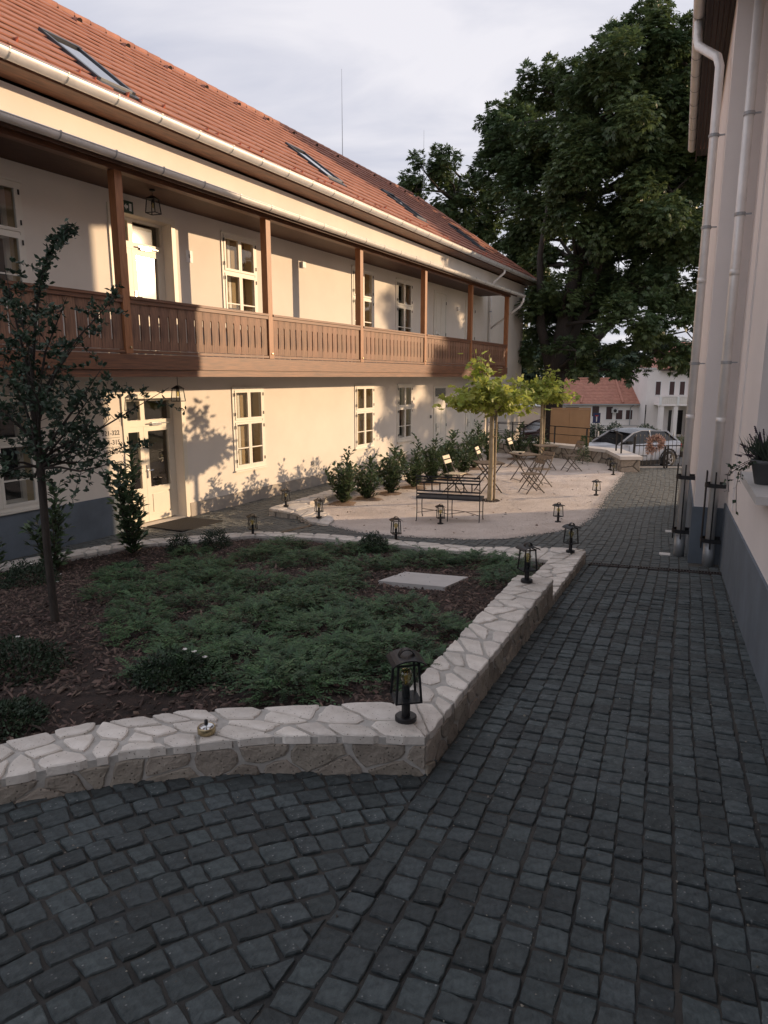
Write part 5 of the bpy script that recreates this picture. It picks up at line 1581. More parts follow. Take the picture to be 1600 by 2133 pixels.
# small rounded shrubs in the bed
SHR = [(-1.30,3.98,.24,.17,'rounded dark shrub close behind the front planter wall'), (-2.35,4.15,.30,.22,'large dark shrub at the left edge among the mulch'),
       (-2.05,3.42,.22,.12,'low dark shrub at the lower left corner of the bed'), (-4.05,7.6,.33,.28,'shrub with small white flowers at the left edge, level with the manhole cover'),
       (-3.35,8.7,.30,.24,'rounded shrub to the right of the young tree trunk'), (-2.62,10.45,.26,.30,'small juniper shrub by the back curb left of the lantern'),
       (-3.15,10.35,.20,.30,'small upright shrub by the back curb nearest the doormat'), (-0.15,9.35,.22,.26,'bushy juniper tuft in front of the lantern on the back curb')]
for i, (x, y, rr, h, lab) in enumerate(SHR):
    t = thing('shrub', lab, 'shrub', (x, y, bedz(x, y)), group='small rounded shrubs in the planting bed')
    n = int(2600*rr/0.3); d = rand_dirs(n); d[:, 2] = np.abs(d[:, 2])
    q = RNG.uniform(0.45, 1.0, n)**0.6*(1+0.16*np.sin(d[:, 0]*5+i)*np.cos(d[:, 1]*6))
    pos = d*q[:, None]*[rr, rr, h]
    V, F = leaves_arrays(pos, unit(d+RNG.normal(size=(n,3))*.7), rand_dirs(n), RNG.uniform(.018,.036,n), RNG.uniform(.010,.018,n))
    np_mesh('foliage', V, F, 'shrub_leaf', t)
    sm = MB()
    for k in range(9):
        a = random.uniform(0, 6.28); e = Vector((rr*0.8*math.cos(a), rr*0.8*math.sin(a), h*random.uniform(.5,.95))); sm.tube([(0,0,-0.02), e*0.5+Vector((0,0,0.02)), e], [0.006,0.004,0.002], 5)
    sm.build('stems', 'bark_twig', t)
    if i in (0, 1, 3):
        fm = MB()
        for k in range(7 if i == 3 else 3):
            d_ = rand_dirs(1)[0]; d_[2] = abs(d_[2]); p = Vector(d_*np.array([rr, rr, h])*1.02)
            for q in range(6): 
                a = q*math.pi/3; fm.add([p, p+Vector((0.018*math.cos(a), 0.018*math.sin(a), 0.010)), p+Vector((0.018*math.cos(a+0.9), 0.018*math.sin(a+0.9), 0.010))], [(0,1,2)])
        fm.build('flowers', 'flower_white', t)

# manhole cover in the bed
mh = MB(); zc = 0.60
mh.prism([(0.24,7.60),(0.92,7.27),(0.62,6.72),(-0.06,7.05)], lambda x, y: bedz(x, y)-0.03, lambda x, y: zbed(x, y)+0.038)
mh.build('manhole_cover', 'concrete', label='pale square concrete manhole cover lying in the ground cover', cat='cover')

# laurels ------------------------------------------------------------
def laurel(x, y, z, h, label, lean=(0, 0), nst=5, spread=0.22, group=None, seed=0, leafL=0.11, dens=1.0, patch=False):
    rnd = random.Random(seed); t = thing('laurel', label, 'shrub', (x, y, z), group=group)
    sm = MB(); P_, D_ = [], []
    for s in range(nst):
        a = s*2*math.pi/nst+rnd.uniform(-.5, .5); hh = h*(1.0 if s == 0 else rnd.uniform(0.45, 0.82)); sp = 0.3*spread if s == 0 else spread*rnd.uniform(.6, 1.3)
        tip = Vector((math.cos(a)*sp+lean[0], math.sin(a)*sp+lean[1], hh))
        pts = [Vector((0,0,-0.03)), Vector((tip.x*0.45, tip.y*0.45, hh*0.35)), Vector((tip.x*0.8, tip.y*0.8, hh*0.7)), tip]
        sm.tube(pts, [0.010, 0.008, 0.006, 0.003], 6)
        nl_ = int(34*hh/0.9*dens)
        for k in range(nl_):
            f = 0.06+0.94*k/nl_; seg = min(2, int(f*3)); ff = f*3-seg
            p = pts[seg].lerp(pts[seg+1], ff); ph = k*2.4+s
            dr_ = Vector((math.cos(ph), math.sin(ph), rnd.uniform(0.25, 1.3))).normalized()
            P_.append(p); D_.append(dr_)
            if rnd.random() < 0.55:
                tw = p+dr_*rnd.uniform(0.05, 0.16); sm.tube([p, tw], [0.004, 0.002], 4, cap=False)
                for q in range(3):
                    a2 = ph+rnd.uniform(-1.2, 1.2); P_.append(tw); D_.append(Vector((math.cos(a2), math.sin(a2), rnd.uniform(.1, 1.4))))
    n = len(P_); P_ = np.array(P_); D_ = np.array(D_)
    Lf = RNG.uniform(0.7, 1.15, n)*leafL
    side = unit(np.cross(D_, [[0,0,1.0]])+RNG.normal(size=(n,3))*0.25); nr = np.cross(side, unit(D_))
    V, F = leaves_arrays(P_, D_+RNG.normal(size=(n,3))*.12, nr, Lf, Lf*0.42, (LEAFB_V, LEAFB_F))
    np_mesh('leaves', V, F, 'leaf_laurel', t); sm.build('stems', 'bark_twig', t)
    if patch:
        pm_ = MB(); k = 16; rr = [rnd.uniform(0.24, 0.40) for _ in range(k)]
        pm_.v = [(0, 0, 0.045)]+[(rr[q]*0.7*math.cos(6.283*q/k), rr[q]*0.7*math.sin(6.283*q/k), 0.034) for q in range(k)]+[(rr[q]*math.cos(6.283*q/k), rr[q]*math.sin(6.283*q/k), 0.008) for q in range(k)]
        pm_.f = [(0, 1+q, 1+(q+1) % k) for q in range(k)]+[(1+q, 1+k+q, 1+k+(q+1) % k, 1+(q+1) % k) for q in range(k)]
        pm_.build('soil_mound', 'soil_tan', t, smooth=True)
    return t
hedge = [(-0.88,14.98,1.22,'first laurel at the left end of the hedge, beside the curb lantern'),(-0.38,15.55,1.0,'second laurel of the hedge, short and bushy'),(0.17,16.3,1.20,'third laurel of the hedge, with one tall shoot'),
 (0.75,17.2,1.28,'laurel behind the left end of the iron bench'),(1.25,17.9,1.22,'laurel behind the middle of the iron bench'),(1.75,18.6,1.32,'tall laurel in front of the panelled ground-floor door'),
 (2.25,19.6,1.12,'laurel between the cream chair and the house wall'),(2.75,20.9,1.45,'tallest laurel, just left of the nearer plane tree trunk'),(3.45,22.2,1.15,'laurel just right of the nearer plane tree trunk'),
 (4.5,23.4,1.25,'laurel in front of the pale coping, left of the second plane tree'),(5.25,23.4,1.0,'laurel between the second plane tree and the board panel')]
for i, (x, y, h, lab) in enumerate(hedge):
    laurel(x, y, 0.0, h*0.95, lab, nst=9, spread=0.33, group='laurels planted in a hedge along the terrace', seed=30+i, leafL=0.13, dens=1.25, patch=True)
cf = thing('conifer', 'small feathery dark conifer seedling alone in front of the terrace wall', 'shrub', (6.35, 22.0, 0.0))
P_, D_ = [], []
tk = MB(); tk.tube([(0,0,0),(0.02,0,0.5),(0.0,0,0.95)], [0.012,0.008,0.003], 6); tk.build('trunk', 'bark_twig', cf)
for k in range(900):
    f = random.random()**0.8; a = random.uniform(0, 6.28); rr = 0.24*(1-f*0.85)*math.sqrt(random.random()); P_.append((rr*math.cos(a), rr*math.sin(a), 0.05+f*0.85)); D_.append((math.cos(a), math.sin(a), random.uniform(-.2, .8)))
V, F = leaves_arrays(P_, D_, rand_dirs(len(P_)), RNG.uniform(.05,.10,len(P_)), 0.016); np_mesh('foliage', V, F, 'juniper', cf)
laurel(-3.80, 10.15, bedz(-3.8,10.15), 1.62, 'tall laurel with long leaves standing in the bed in front of the glazed door', nst=5, spread=0.22, seed=3, leafL=0.135, lean=(0.02,0), dens=1.35)
laurel(-4.60, 9.35, bedz(-4.6,9.35), 1.18, 'laurel to the right of the young tree trunk against the grey plinth', nst=5, spread=0.26, seed=5, leafL=0.125, dens=1.2)
laurel(-5.10, 8.75, bedz(-5.1,8.75), 0.62, 'low laurel cut by the left edge of the picture', nst=4, spread=0.25, seed=8, leafL=0.115)

# young tree in the bed ---------------------------------------------
yt = thing('young_tree', 'young dark-leaved tree with open twiggy crown growing in the mulch at the left', 'tree', (-2.78, 5.50, bedz(-2.78,5.5)))
zb = bedz(-2.78, 5.5)
tk = MB(); tk.tube([(0.03,0,-0.05),(0.03,0,0.02),(0.02,0,0.6),(0.03,0,1.32),(0.035,0,1.55),(0.0,0,1.9),(0.03,0.02,2.25)], [0.043,0.034,0.030,0.032,0.026,0.022,0.014], 10); tk.build('trunk', 'bark_dark', yt, smooth=True)
rt_ = random.Random(9)
ends = [(-2.33,3.85),(-2.12,3.43),(-1.83,2.66),(-2.02,2.23),(-2.14,2.47),(-2.77,3.55),(-3.04,3.06),(-3.05,1.95),(-2.22,3.06),(-2.67,3.24),(-3.25,2.51),(-2.39,3.34),(-2.06,2.81),(-2.54,2.84),(-2.29,2.69),(-2.81,2.5),(-3.23,2.05),(-2.0,2.12),(-2.88,2.84),(-2.39,2.40),(-2.95,2.3),(-2.6,2.6),(-2.2,2.25),(-2.9,3.3),(-3.3,2.8)]
br = MB(); LP, LD = [], []
for i, (ex_, ez) in enumerate(ends):
    e = Vector((ex_+2.78, rt_.uniform(-0.6, 0.6), ez-zb))
    sz = min(max(1.30, e.z*rt_.uniform(0.62, 0.8)-0.1), 2.1)
    s0 = Vector((0.03, 0, sz if e.z > sz+0.05 else 1.32))
    mid_ = s0.lerp(e, 0.5)+Vector((rt_.uniform(-.08,.08), rt_.uniform(-.08,.08), -0.05 if e.z < 2.0 else 0.06))
    pts = [s0, s0.lerp(mid_, .5)+Vector((0,0,.02)), mid_, mid_.lerp(e, .5), e]
    if i == 0: pts = [Vector((0.03,0,2.0)), Vector((0.10,0.02,2.5)), Vector((0.18,0.02,2.8)), Vector((0.30,0,3.02)), e]
    Lb_ = (e-s0).length
    br.tube(pts, [0.013, 0.010, 0.008, 0.005, 0.002], 6, cap=False)
    for k in range(int(11*Lb_)+3):
        f = rt_.uniform(0.25, 1.0); seg = min(3, int(f*4)); p = pts[seg].lerp(pts[seg+1], f*4-seg)
        if rt_.random() < (0.62 if i else 0.12):
            dd = Vector((rt_.gauss(0,1), rt_.gauss(0,1), rt_.gauss(.25,.8))).normalized(); l = rt_.uniform(.10, .36)
            q2 = p+dd*l; br.tube([p, p+dd*l*0.5+Vector((0,0,.01)), q2], [0.003,0.002,0.001], 4, cap=False)
            tw = [(p.lerp(q2, g)) for g in (.35,.6,.8,1.0)]
        else: tw = [p]
        for c_ in tw:
            for _ in range(6):
                LP.append(c_+Vector((rt_.gauss(0,.006), rt_.gauss(0,.006), rt_.gauss(0,.006)))); v = Vector((rt_.gauss(0,1), rt_.gauss(0,1), rt_.gauss(.4,.8))); LD.append(v.normalized())
for k in range(70):
    f = 0.35+0.65*k/70; seg = min(3, int(f*4)); P0_ = [Vector((0.03,0,2.0)), Vector((0.10,0.02,2.5)), Vector((0.18,0.02,2.8)), Vector((0.30,0,3.02)), Vector((0.45,0,3.85-zb))]
    p = P0_[seg].lerp(P0_[seg+1], f*4-seg)
    for _ in range(6): LP.append(p+Vector((rt_.gauss(0,.02), rt_.gauss(0,.02), rt_.gauss(0,.02)))); LD.append(Vector((rt_.gauss(0,1), rt_.gauss(0,1), rt_.gauss(.3,.8))).normalized())
br.build('branches', 'bark_dark', yt, smooth=True)
n = len(LP); V, F = leaves_arrays(np.array(LP), np.array(LD), rand_dirs(n), RNG.uniform(.032,.058,n), RNG.uniform(.018,.028,n), (LEAFB_V, LEAFB_F)); np_mesh('crown', V, F, 'leaf_young', yt)

# plane trees on the gravel ------------------------------------------
def lobed_leaf():
    """flat maple-like leaf, five lobes, as a fan of triangles"""
    ang_ = [-100,-70,-45,-25,0,25,45,70,100]; rad_ = [.35,.62,.38,.85,1.0,.85,.38,.62,.35]
    rad_ = [.50,.75,.45,.90,.60,1.05,.60,.90,.45,.75,.50]; ang_ = [-125,-95,-72,-48,-26,0,26,48,72,95,125]
    vs = [(0,0,0)]+[(r_*math.sin(R(a))*0.5, 0.25+r_*math.cos(R(a))*0.72, -0.10*abs(math.sin(R(a)))-0.12*max(0,math.cos(R(a)))) for a, r_ in zip(ang_, rad_)]
    fs = [(0, i+1, i) for i in range(1, len(ang_))]
    return np.array(vs), np.array(fs)
LOBE = lobed_leaf()
def plane_tree(x, y, label, cx, rx, zb_, zt_, top, seed, nleaf):
    rnd = random.Random(seed); t = thing('plane_tree', label, 'tree', (x, y, 0.0), group='pale-trunked plane trees on the gravel')
    tk = MB(); hz = zb_+0.10
    tk.tube([(0,0,-0.03),(0,0,0.03),(0.01,0,0.9),(0,0.01,hz)], [0.085,0.062,0.055,0.045], 12); tk.build('trunk', 'bark_pale', t, smooth=True)
    sk2 = MB(); sk2.tube([(0.10,0.02,-0.02),(0.10,0.02,hz-0.05)], 0.024, 8); sk2.build('stake', 'stake_wood', t, smooth=True)
    for zz in (0.75, 1.45):
        tie = MB(); tie.tube([(0.045,0.06,zz),(0.12,0.05,zz),(0.13,-0.01,zz),(0.045,-0.06,zz),(-0.055,-0.03,zz),(-0.05,0.05,zz),(0.045,0.06,zz)], 0.008, 5); tie.build('tie', 'stake_wood', t)
    br = MB(); P_, D_ = [], []
    for k in range(22):
        a = k*2*math.pi/22*1.0+rnd.uniform(-.2,.2); ext = rnd.uniform(0.55, 1.0)
        if k == 21 or k == 10: e = Vector((top, 0, zt_+ (0 if k == 21 else -0.25)))
        else: e = Vector((cx+math.cos(a)*rx*ext, math.sin(a)*rx*0.85*ext, rnd.uniform(zb_+0.10, zb_+0.50 if ext > 0.8 else zb_+0.80)))
        s0 = Vector((0, 0, hz-0.05)); m_ = s0.lerp(e, 0.5)+Vector((0,0,0.05)); br.tube([s0, m_, e], [0.018,0.010,0.004], 5, cap=False)
        for q in range(nleaf//22):
            f = rnd.uniform(0.3, 1.05); p = (s0.lerp(m_, f*2) if f < 0.5 else m_.lerp(e, f*2-1))
            o_ = Vector((rnd.gauss(0,.12), rnd.gauss(0,.12), rnd.gauss(0.02,.065)))
            P_.append(p+o_); D_.append((o_.x*3+rnd.gauss(0,.5), o_.y*3+rnd.gauss(0,.5), rnd.uniform(-.7,.35)))
    br.build('branches', 'bark_pale', t, smooth=True)
    n = len(P_); nr = RNG.normal(size=(n,3))*0.9+[0.5,0,0.8]; Lf = RNG.uniform(.10,.20,n)
    V, F = leaves_arrays(P_, D_, nr, Lf, Lf*1.0, LOBE); np_mesh('crown', V, F, 'leaf_plane', t)
    pit = MB(); pit.lathe([(0.0,0.016),(0.22,0.016),(0.25,0.0)], n=14); pit.build('tree_pit', 'soil', t)
plane_tree(2.39, 15.40, 'nearer staked plane tree with flat trained crown behind the iron bench', -0.18, 0.98, 1.92, 3.20, -0.32, 2, 1450)
plane_tree(5.19, 22.9, 'farther staked plane tree with yellow-green crown by the second group of tables', 0.0, 1.22, 1.85, 3.0, 0.25, 6, 1350)

# chestnut and other large trees ------------------------------------
BIG = [(11.1, 32.6, 16.5, 1.75),(12.76, 31.8, 15.4, 1.75),(9.48, 33.6, 16.1, 1.4),(6.91, 33.1, 15.0, 1.23),(10.02, 31.6, 14.05, 2.41),(13.49, 33.6, 13.99, 2.57),(9.39, 36.7, 14.38, 2.55),(6.9, 37.8, 14.6, 1.8),(5.7, 38.0, 15.1, 1.05),(7.6, 35.5, 11.7, 2.3),(5.7, 37.5, 12.65, 1.4),(9.89, 32.9, 11.2, 2.51),(12.55, 32.2, 10.65, 2.46),(5.0, 37.1, 14.1, 0.9),(6.8, 37.8, 10.4, 1.4),(11.9, 36.8, 8.59, 2.3),(14.61, 36.2, 8.04, 2.26),(9.62, 36.0, 6.64, 1.88),(7.9, 38.2, 7.4, 1.3),(10.42, 30.4, 5.06, 1.58),(13.44, 31.7, 4.74, 1.65),(8.7, 32.1, 3.92, 1.23),(10.39, 31.3, 3.79, 1.0),(11.97, 31.0, 3.9, 1.0),(8.3, 35.9, 4.3, 1.3),(8.6, 35.9, 2.4, 0.8),(7.6, 38.5, 9.3, 1.3),(15.37, 34.5, 9.52, 2.16),(14.81, 33.0, 12.82, 2.06),(17.12, 36.7, 6.71, 2.04),(9.6, 31.4, 3.05, 0.5),(11.0, 31.0, 2.95, 0.5),(12.67, 31.3, 4.41, 0.87),(10.9,35.5,7.6,1.3),(11.8,33.0,6.8,1.5),(9.6,34,7.9,0.9),(8.3,35.5,5.8,1.5),(8.7,33.6,9.8,1.5),(8.4,33,6.6,1.0),(7.0,36.5,7.4,1.2),(10.2,33.5,9.3,1.3),(7.3,37.0,5.5,1.0),(7.4,36.8,9.6,1.4),(7.1,36.4,8.3,1.1),(8.0,34.6,8.4,1.3),(7.8,36.0,6.9,1.2),(8.9,35.8,4.4,1.1),(9.9,36.5,5.4,1.3),(8.0,34.8,3.4,1.0),(13.9,35.5,12.2,2.2),(12.6,34.0,8.6,1.8)]
SMALL = [(3.74, 39.8, 12.87, 1.52),(2.27, 39.0, 13.13, 1.22),(4.74, 39.4, 11.93, 1.23),(5.63, 40.9, 11.03, 1.14),(1.63, 38.6, 12.34, 0.8),(3.24, 38.6, 13.62, 0.8),(4.64, 40.4, 10.17, 1.26),(6.24, 39.3, 9.0, 1.09),(7.21, 40.1, 7.59, 1.11)]
BIG = [(x*0.91, y*0.91, 2.75+(z-2.75)*0.91, r_*0.93) if x > 8 else (x, y, z, r_) for x, y, z, r_ in BIG]+[(5.9,37.5,8.0,1.2),(5.0,38.5,11.0,1.3),(6.6,35.8,13.4,1.5)]
def palmate(P_, out, L, n_leaf=5):
    """clusters of drooping leaflets radiating from each point"""
    n = len(P_); arr = []
    ax = unit(out+RNG.normal(size=(n,3))*0.45+[0,0,-0.25]); sd_ = unit(np.cross(ax, [[0,0,1.0]])+1e-4); up_ = np.cross(sd_, ax)
    for k in range(n_leaf):
        a = R(-72+144*k/(n_leaf-1))
        d = ax*math.cos(a)+sd_*math.sin(a)-np.array([0,0,0.28])
        l = L*(1-0.25*abs(k-(n_leaf-1)/2)/((n_leaf-1)/2))
        arr.append(leaves_arrays(P_, d, up_+RNG.normal(size=(n,3))*.2, l, l*0.36, (LEAF2_V, LEAF2_F)))
    return merge(arr)
def big_tree(name, label, base, clumps, trunk_pts, trunk_r, m, dens, Lr, seed, group=None, bark='bark_dark'):
    rnd = random.Random(seed); t = thing(name, label, 'tree', base, group=group); b0 = Vector(base)
    tk = MB(); tp = [Vector(p)-b0 for p in trunk_pts]; tk.tube(tp, trunk_r, 12); tk.build('trunk', bark, t, smooth=True)
    if seed == 4:
        for pts_ in ([(7.7,31.6,2.2),(7.0,31.9,5.0),(6.9,32.2,8.0),(7.3,32.4,11.0)], [(7.8,31.6,3.2),(8.9,31.3,6.0),(9.6,31.0,9.0),(11.0,30.6,12.0)], [(7.7,31.6,2.6),(9.6,31.6,4.6),(11.2,31.8,6.4),(12.8,32,8.0)]):
            tk = MB(); tk.tube([Vector(p)-b0 for p in pts_], [0.28,0.20,0.13,0.05], 10); tk.build('limb', bark, t, smooth=True)
    bm_ = MB()
    PP, OO = [], []
    for (x, y, z, r_) in clumps:
        c = Vector((x, y, z))-b0
        s0 = min(tp[1:], key=lambda q: (q-c).length+max(0, q.z-c.z)*3)
        md = s0.lerp(c, .5)+Vector((rnd.uniform(-.5,.5), rnd.uniform(-.5,.5), rnd.uniform(0,.5)))
        bm_.tube([s0, md, c], [0.11, 0.07, 0.03], 6, cap=False)
        # sub-clumps over the clump's surface give an uneven outline
        ns = max(6, int((10 if z > 9 else 7.5)*r_))
        for k in range(ns):
            d = rand_dirs(1)[0]; q = r_*rnd.uniform(0.55, 1.0); sc_ = r_*rnd.uniform(0.26, 0.46)
            cc = np.array(c)+d*q
            n = int(dens*sc_*sc_); dd = rand_dirs(n); rad = sc_*RNG.uniform(0.45, 1.05, n)
            PP.append(cc+dd*rad[:, None]*[1,1,.75]); OO.append(unit(dd*0.7+d*0.5))
            if k % 3 == 0: bm_.tube([c, Vector(cc)], [0.03, 0.01], 4, cap=False)
    PP = np.concatenate(PP); OO = np.concatenate(OO); n = len(PP)
    V, F = palmate(PP, OO, RNG.uniform(*Lr, n)); np_mesh('crown', V, F, m, t); bm_.build('branches', bark, t, smooth=True)
    return t
big_tree('chestnut_tree', 'huge dark green chestnut tree towering behind the end of the courtyard house', (7.6,31.6,-0.8), BIG,
    [(7.6,31.6,-0.8),(7.6,31.6,0.6),(7.7,31.6,3.0),(8.0,31.6,5.0),(8.4,31.6,7.6),(8.9,31.4,10.3),(9.5,31,13.0)], [0.62,0.46,0.42,0.38,0.30,0.2,0.1], 'leaf_chestnut', 400, (.15,.27), 4)
big_tree('chestnut_tree', 'smaller leafy tree showing above the roof ridge left of the huge chestnut', (4.2,41.0,-0.9), SMALL,
    [(4.2,41,-0.9),(4.2,41,2),(4.1,40.8,6),(4.0,40.3,9.5),(3.9,40,12)], [0.4,0.34,0.28,0.2,0.1], 'leaf_chestnut', 330, (.17,.30), 12)
rb_ = random.Random(77)
for i, (x, y, h, w_, lab) in enumerate(((26.0,96,11.5,4.0,'dark tree rising behind the ridge of the low red-roofed house, left one'),(33.5,99,9.6,4.2,'dark tree rising behind the red-roofed house, middle one'),(40.5,100,12.0,4.8,'dark tree behind the white two-storey house'),(18.0,98,12.0,5.0,'dark tree far behind the board panel'),(7.0,100,12.0,5.5,'dark tree far away beyond the white outbuilding'),(29.5,104,11.0,4.0,'distant dark tree between the two others behind the red roof'))):
    cl_ = [(x+rb_.uniform(-w_,w_)*.7, y+rb_.uniform(-2,2), -3.2+h*rb_.uniform(.38,.92), w_*rb_.uniform(.32,.5)) for _ in range(10)]
    big_tree('background_tree', lab, (x,y,-4.0), cl_, [(x,y,-4),(x,y,-1),(x,y,2),(x,y,-4+h*.7)], [.5,.4,.3,.15], 'leaf_far', 40, (.5,.95), 50+i, group='dark trees far behind the street houses')
cl_ = [(27+rb_.uniform(-3,3), 34+rb_.uniform(-4.5,3.5), rb_.uniform(2,10), rb_.uniform(1.2,2.0)) for _ in range(20)]  # clumps of an unseen tree added to shade the far lower house wall
big_tree('shade_tree', 'unseen leafy tree behind the right-hand wing, added to shade the far house wall', (27,34,-0.8), cl_, [(27,34,-.8),(27,34,2),(27,34,6),(27,34,9)], [.4,.35,.25,.1], 'leaf_chestnut', 150, (.25,.4), 99)

# ------------------------------------------------------------------ railing, gate, street furniture
rl = thing('terrace_railing', 'black metal handrail with two bars standing on the low terrace wall', 'railing', (0,0,0))
def rail_line(pts, zt, zm, posts, parent, zfoot, r_=0.018):
    b = MB()
    for a, c in zip(pts, pts[1:]): b.bar((*a, zt), (*c, zt), 0.04, 0.025)
    b.build('top_rail', 'black_metal', parent)
    b = MB()
    for a, c in zip(pts, pts[1:]): b.bar((*a, zm), (*c, zm), 0.018)
    b.build('middle_rail', 'black_metal', parent)
    for (x, y) in posts:
        b = MB(); b.box(x-0.022, x+0.022, y-0.022, y+0.022, zfoot, zt-0.013); b.build('post', 'black_metal', parent)
c_ = [(4.15,25.7),(5.75,24.4),(7.36,22.25),(7.2,20.35)]
rail_line(c_[:3], 1.07, 0.80, [mid(c_[0],c_[1],0.03), mid(c_[0],c_[1],0.55), mid(c_[1],c_[2],0.12), mid(c_[1],c_[2],0.62)], rl, 0.47)
b = MB(); b.box(7.17,7.21,20.9,20.94,0.47,1.02); b.build('post', 'black_metal', rl)
b = MB(); b.box(7.28,7.32,21.7,21.74,0.47,1.10); b.build('post', 'black_metal', rl)
b = MB(); b.bar((7.36,22.25,1.07),(7.19,20.9,1.02),0.03); b.build('top_rail', 'black_metal', rl)
rl2 = thing('step_railing', 'black handrail with a scrolled end beside the far corner of the courtyard house', 'railing', (0,0,0))
rail_line([(4.35,28.9),(5.8,28.9)], 0.90, 0.48, [(4.45,28.9),(5.35,28.9)], rl2, -0.75)
sc_ = MB()
for (zz, sg) in ((0.80, 1), (0.52, -1)):
    pts = [(4.35-0.02+(0.11-0.012*k)*math.cos(1.57*sg+k*0.55*sg), 28.9, zz+(0.11-0.012*k)*math.sin(1.57*sg+k*0.55*sg)) for k in range(9)]
    sc_.tube(pts, 0.011, 6)
sc_.build('scroll', 'black_metal', rl2)

gate = thing('garden_gate', 'low black spiked metal gate closing the path onto the street', 'gate', (7.60, 21.05, 0.0))
GW = 1.72
b = MB(); b.box(0,GW,-0.02,0.02,0.68,0.71); b.build('top_rail', 'black_metal', gate)
b = MB(); b.box(0,0.42,-0.015,0.015,0.37,0.395); b.box(1.30,GW,-0.015,0.015,0.37,0.395); b.build('middle_rail', 'black_metal', gate)
b = MB(); b.box(0,GW,-0.02,0.02,0.055,0.085); b.build('bottom_rail', 'black_metal', gate)
for k in range(14):
    x = 0.06+k*0.125
    b = MB(); b.tube([(x,0,0.085),(x,0,0.98)], 0.0075, 6); b.tube([(x,0,0.98),(x,0,1.0),(x,0,1.05)], [0.017,0.014,0.001], 6); b.build('spiked_bar', 'black_metal', gate)
for x in (0.02, 0.98, 1.06, GW-0.01):
    b = MB(); b.box(x-0.022,x+0.022,-0.022,0.022,0.0,0.98 if x < 0.1 or x > 1.6 else 0.70); b.build('gate_post', 'black_metal', gate)
b = MB(); b.box(1.45,1.58,-0.03,0.03,0.34,0.52); b.build('lock_box', 'black_metal', gate)
th2 = MB(); th2.box(7.30,9.55,21.20,21.45,-0.8,0.02); th2.build('gate_threshold', 'capstone', label='pale stone threshold strip under the black gate', cat='threshold')
wr = thing('wreath', 'fluffy pinkish dried-flower wreath hanging on the top bar of the gate', 'wreath', (8.22, 20.96, 0.78))
n = 1500; a = RNG.uniform(0,6.28,n); rr = 0.19+RNG.normal(size=n)*0.035; ph = RNG.uniform(0,6.28,n); r2 = RNG.uniform(0,.06,n)
ox = np.where(a > 3.6, 0.02, 0)
pos = np.stack([np.cos(a)*(rr+r2*np.cos(ph))*1.05, r2*np.sin(ph)-0.03, np.sin(a)*(rr+r2*np.cos(ph))*0.95], -1)
pos = pos[~((a > 4.4) & (a < 5.3) & (RNG.random(n) < 0.6))]; n = len(pos)
V, F = leaves_arrays(pos, rand_dirs(n), rand_dirs(n), RNG.uniform(.03,.075,n), RNG.uniform(.02,.045,n)); np_mesh('dried_flowers', V, F, 'wreath_pink', wr)
b = MB(); b.tube([(0.17*math.cos(t_), -0.02, 0.17*math.sin(t_)) for t_ in [2*math.pi*k/20 for k in range(21)]], 0.014, 6); b.build('ring', 'bark_twig', wr)
n = 160; pos = np.stack([RNG.uniform(-.25,-.05,n), RNG.uniform(-.05,.0,n), RNG.uniform(-.30,-.08,n)], -1)
V, F = leaves_arrays(pos, rand_dirs(n)+[0,0,-.8], rand_dirs(n), RNG.uniform(.04,.10,n), RNG.uniform(.02,.04,n)); np_mesh('trailing_grass', V, F, 'wreath_pink', wr)

# board panel behind the wall
bp_ = thing('board_panel', 'tall brown two-leaf board panel standing behind the terrace wall', 'panel', (6.96, 26.0, -0.8), R(-2))
for k in range(2):
    b = MB(); b.box(-0.70+k*0.705, -0.005+k*0.705, -0.012, 0.012, 0.9, 2.36); b.build('board', 'board_panel', bp_)
b = MB(); b.box(-0.735,-0.702,-0.025,0.025,0,2.42); b.box(0.702,0.735,-0.025,0.025,0,2.42); b.box(-0.702,0.702,-0.025,0.025,2.365,2.42); b.box(-0.035,0.03,-0.022,-0.013,0.9,2.36); b.build('frame', 'board_panel', bp_)
b = MB(); b.box(-0.70,0.70,-0.012,0.012,0.06,0.88); b.build('lower_board', 'board_panel', bp_)

# dead-end sign
sg = thing('road_sign', 'blue dead-end road sign with white bar on a thin post beside the board panel', 'sign', (9.15, 30.0, -0.8))
b = MB(); b.tube([(0,0,0),(0,0,2.0)], 0.025, 8); b.build('post', 'zinc_grey', sg)
b = MB(); b.box(-0.16,0.16,-0.035,-0.026,1.60,2.03); b.build('plate', 'sign_blue', sg)
b = MB(); b.box(-0.022,0.022,-0.038,-0.0355,1.66,1.88); b.build('white_bar', 'white_paint', sg)
b = MB(); b.box(-0.07,0.07,-0.038,-0.0355,1.885,1.93); b.build('red_bar', 'red_paint', sg)

# white posts along the street
wp = None
for i, x in enumerate((8.95, 9.7, 10.9, 11.6, 12.4, 13.3)):
    lab = ['white marker post just right of the road sign','white marker post behind the windscreen of the parked car','white marker post above the car roof, third from the road sign','white marker post over the rear of the car roof','white marker post behind the gate spikes','last white marker post before the right-hand wing'][i]
    b = MB(); b.lathe([(0.0,0),(0.035,0),(0.035,1.02),(0.02,1.06),(0,1.06)], n=10); b.build('post_body', 'white_paint')
    o = bpy.data.objects['post_body'] if 'post_body' in bpy.data.objects else None
    o.name = 'marker_post'; o['label'] = lab; o['category'] = 'post'; o['group'] = 'white marker posts along the street'
    o.location = (x, 31.3+0.1*i, -0.72)
wf_ = MB()

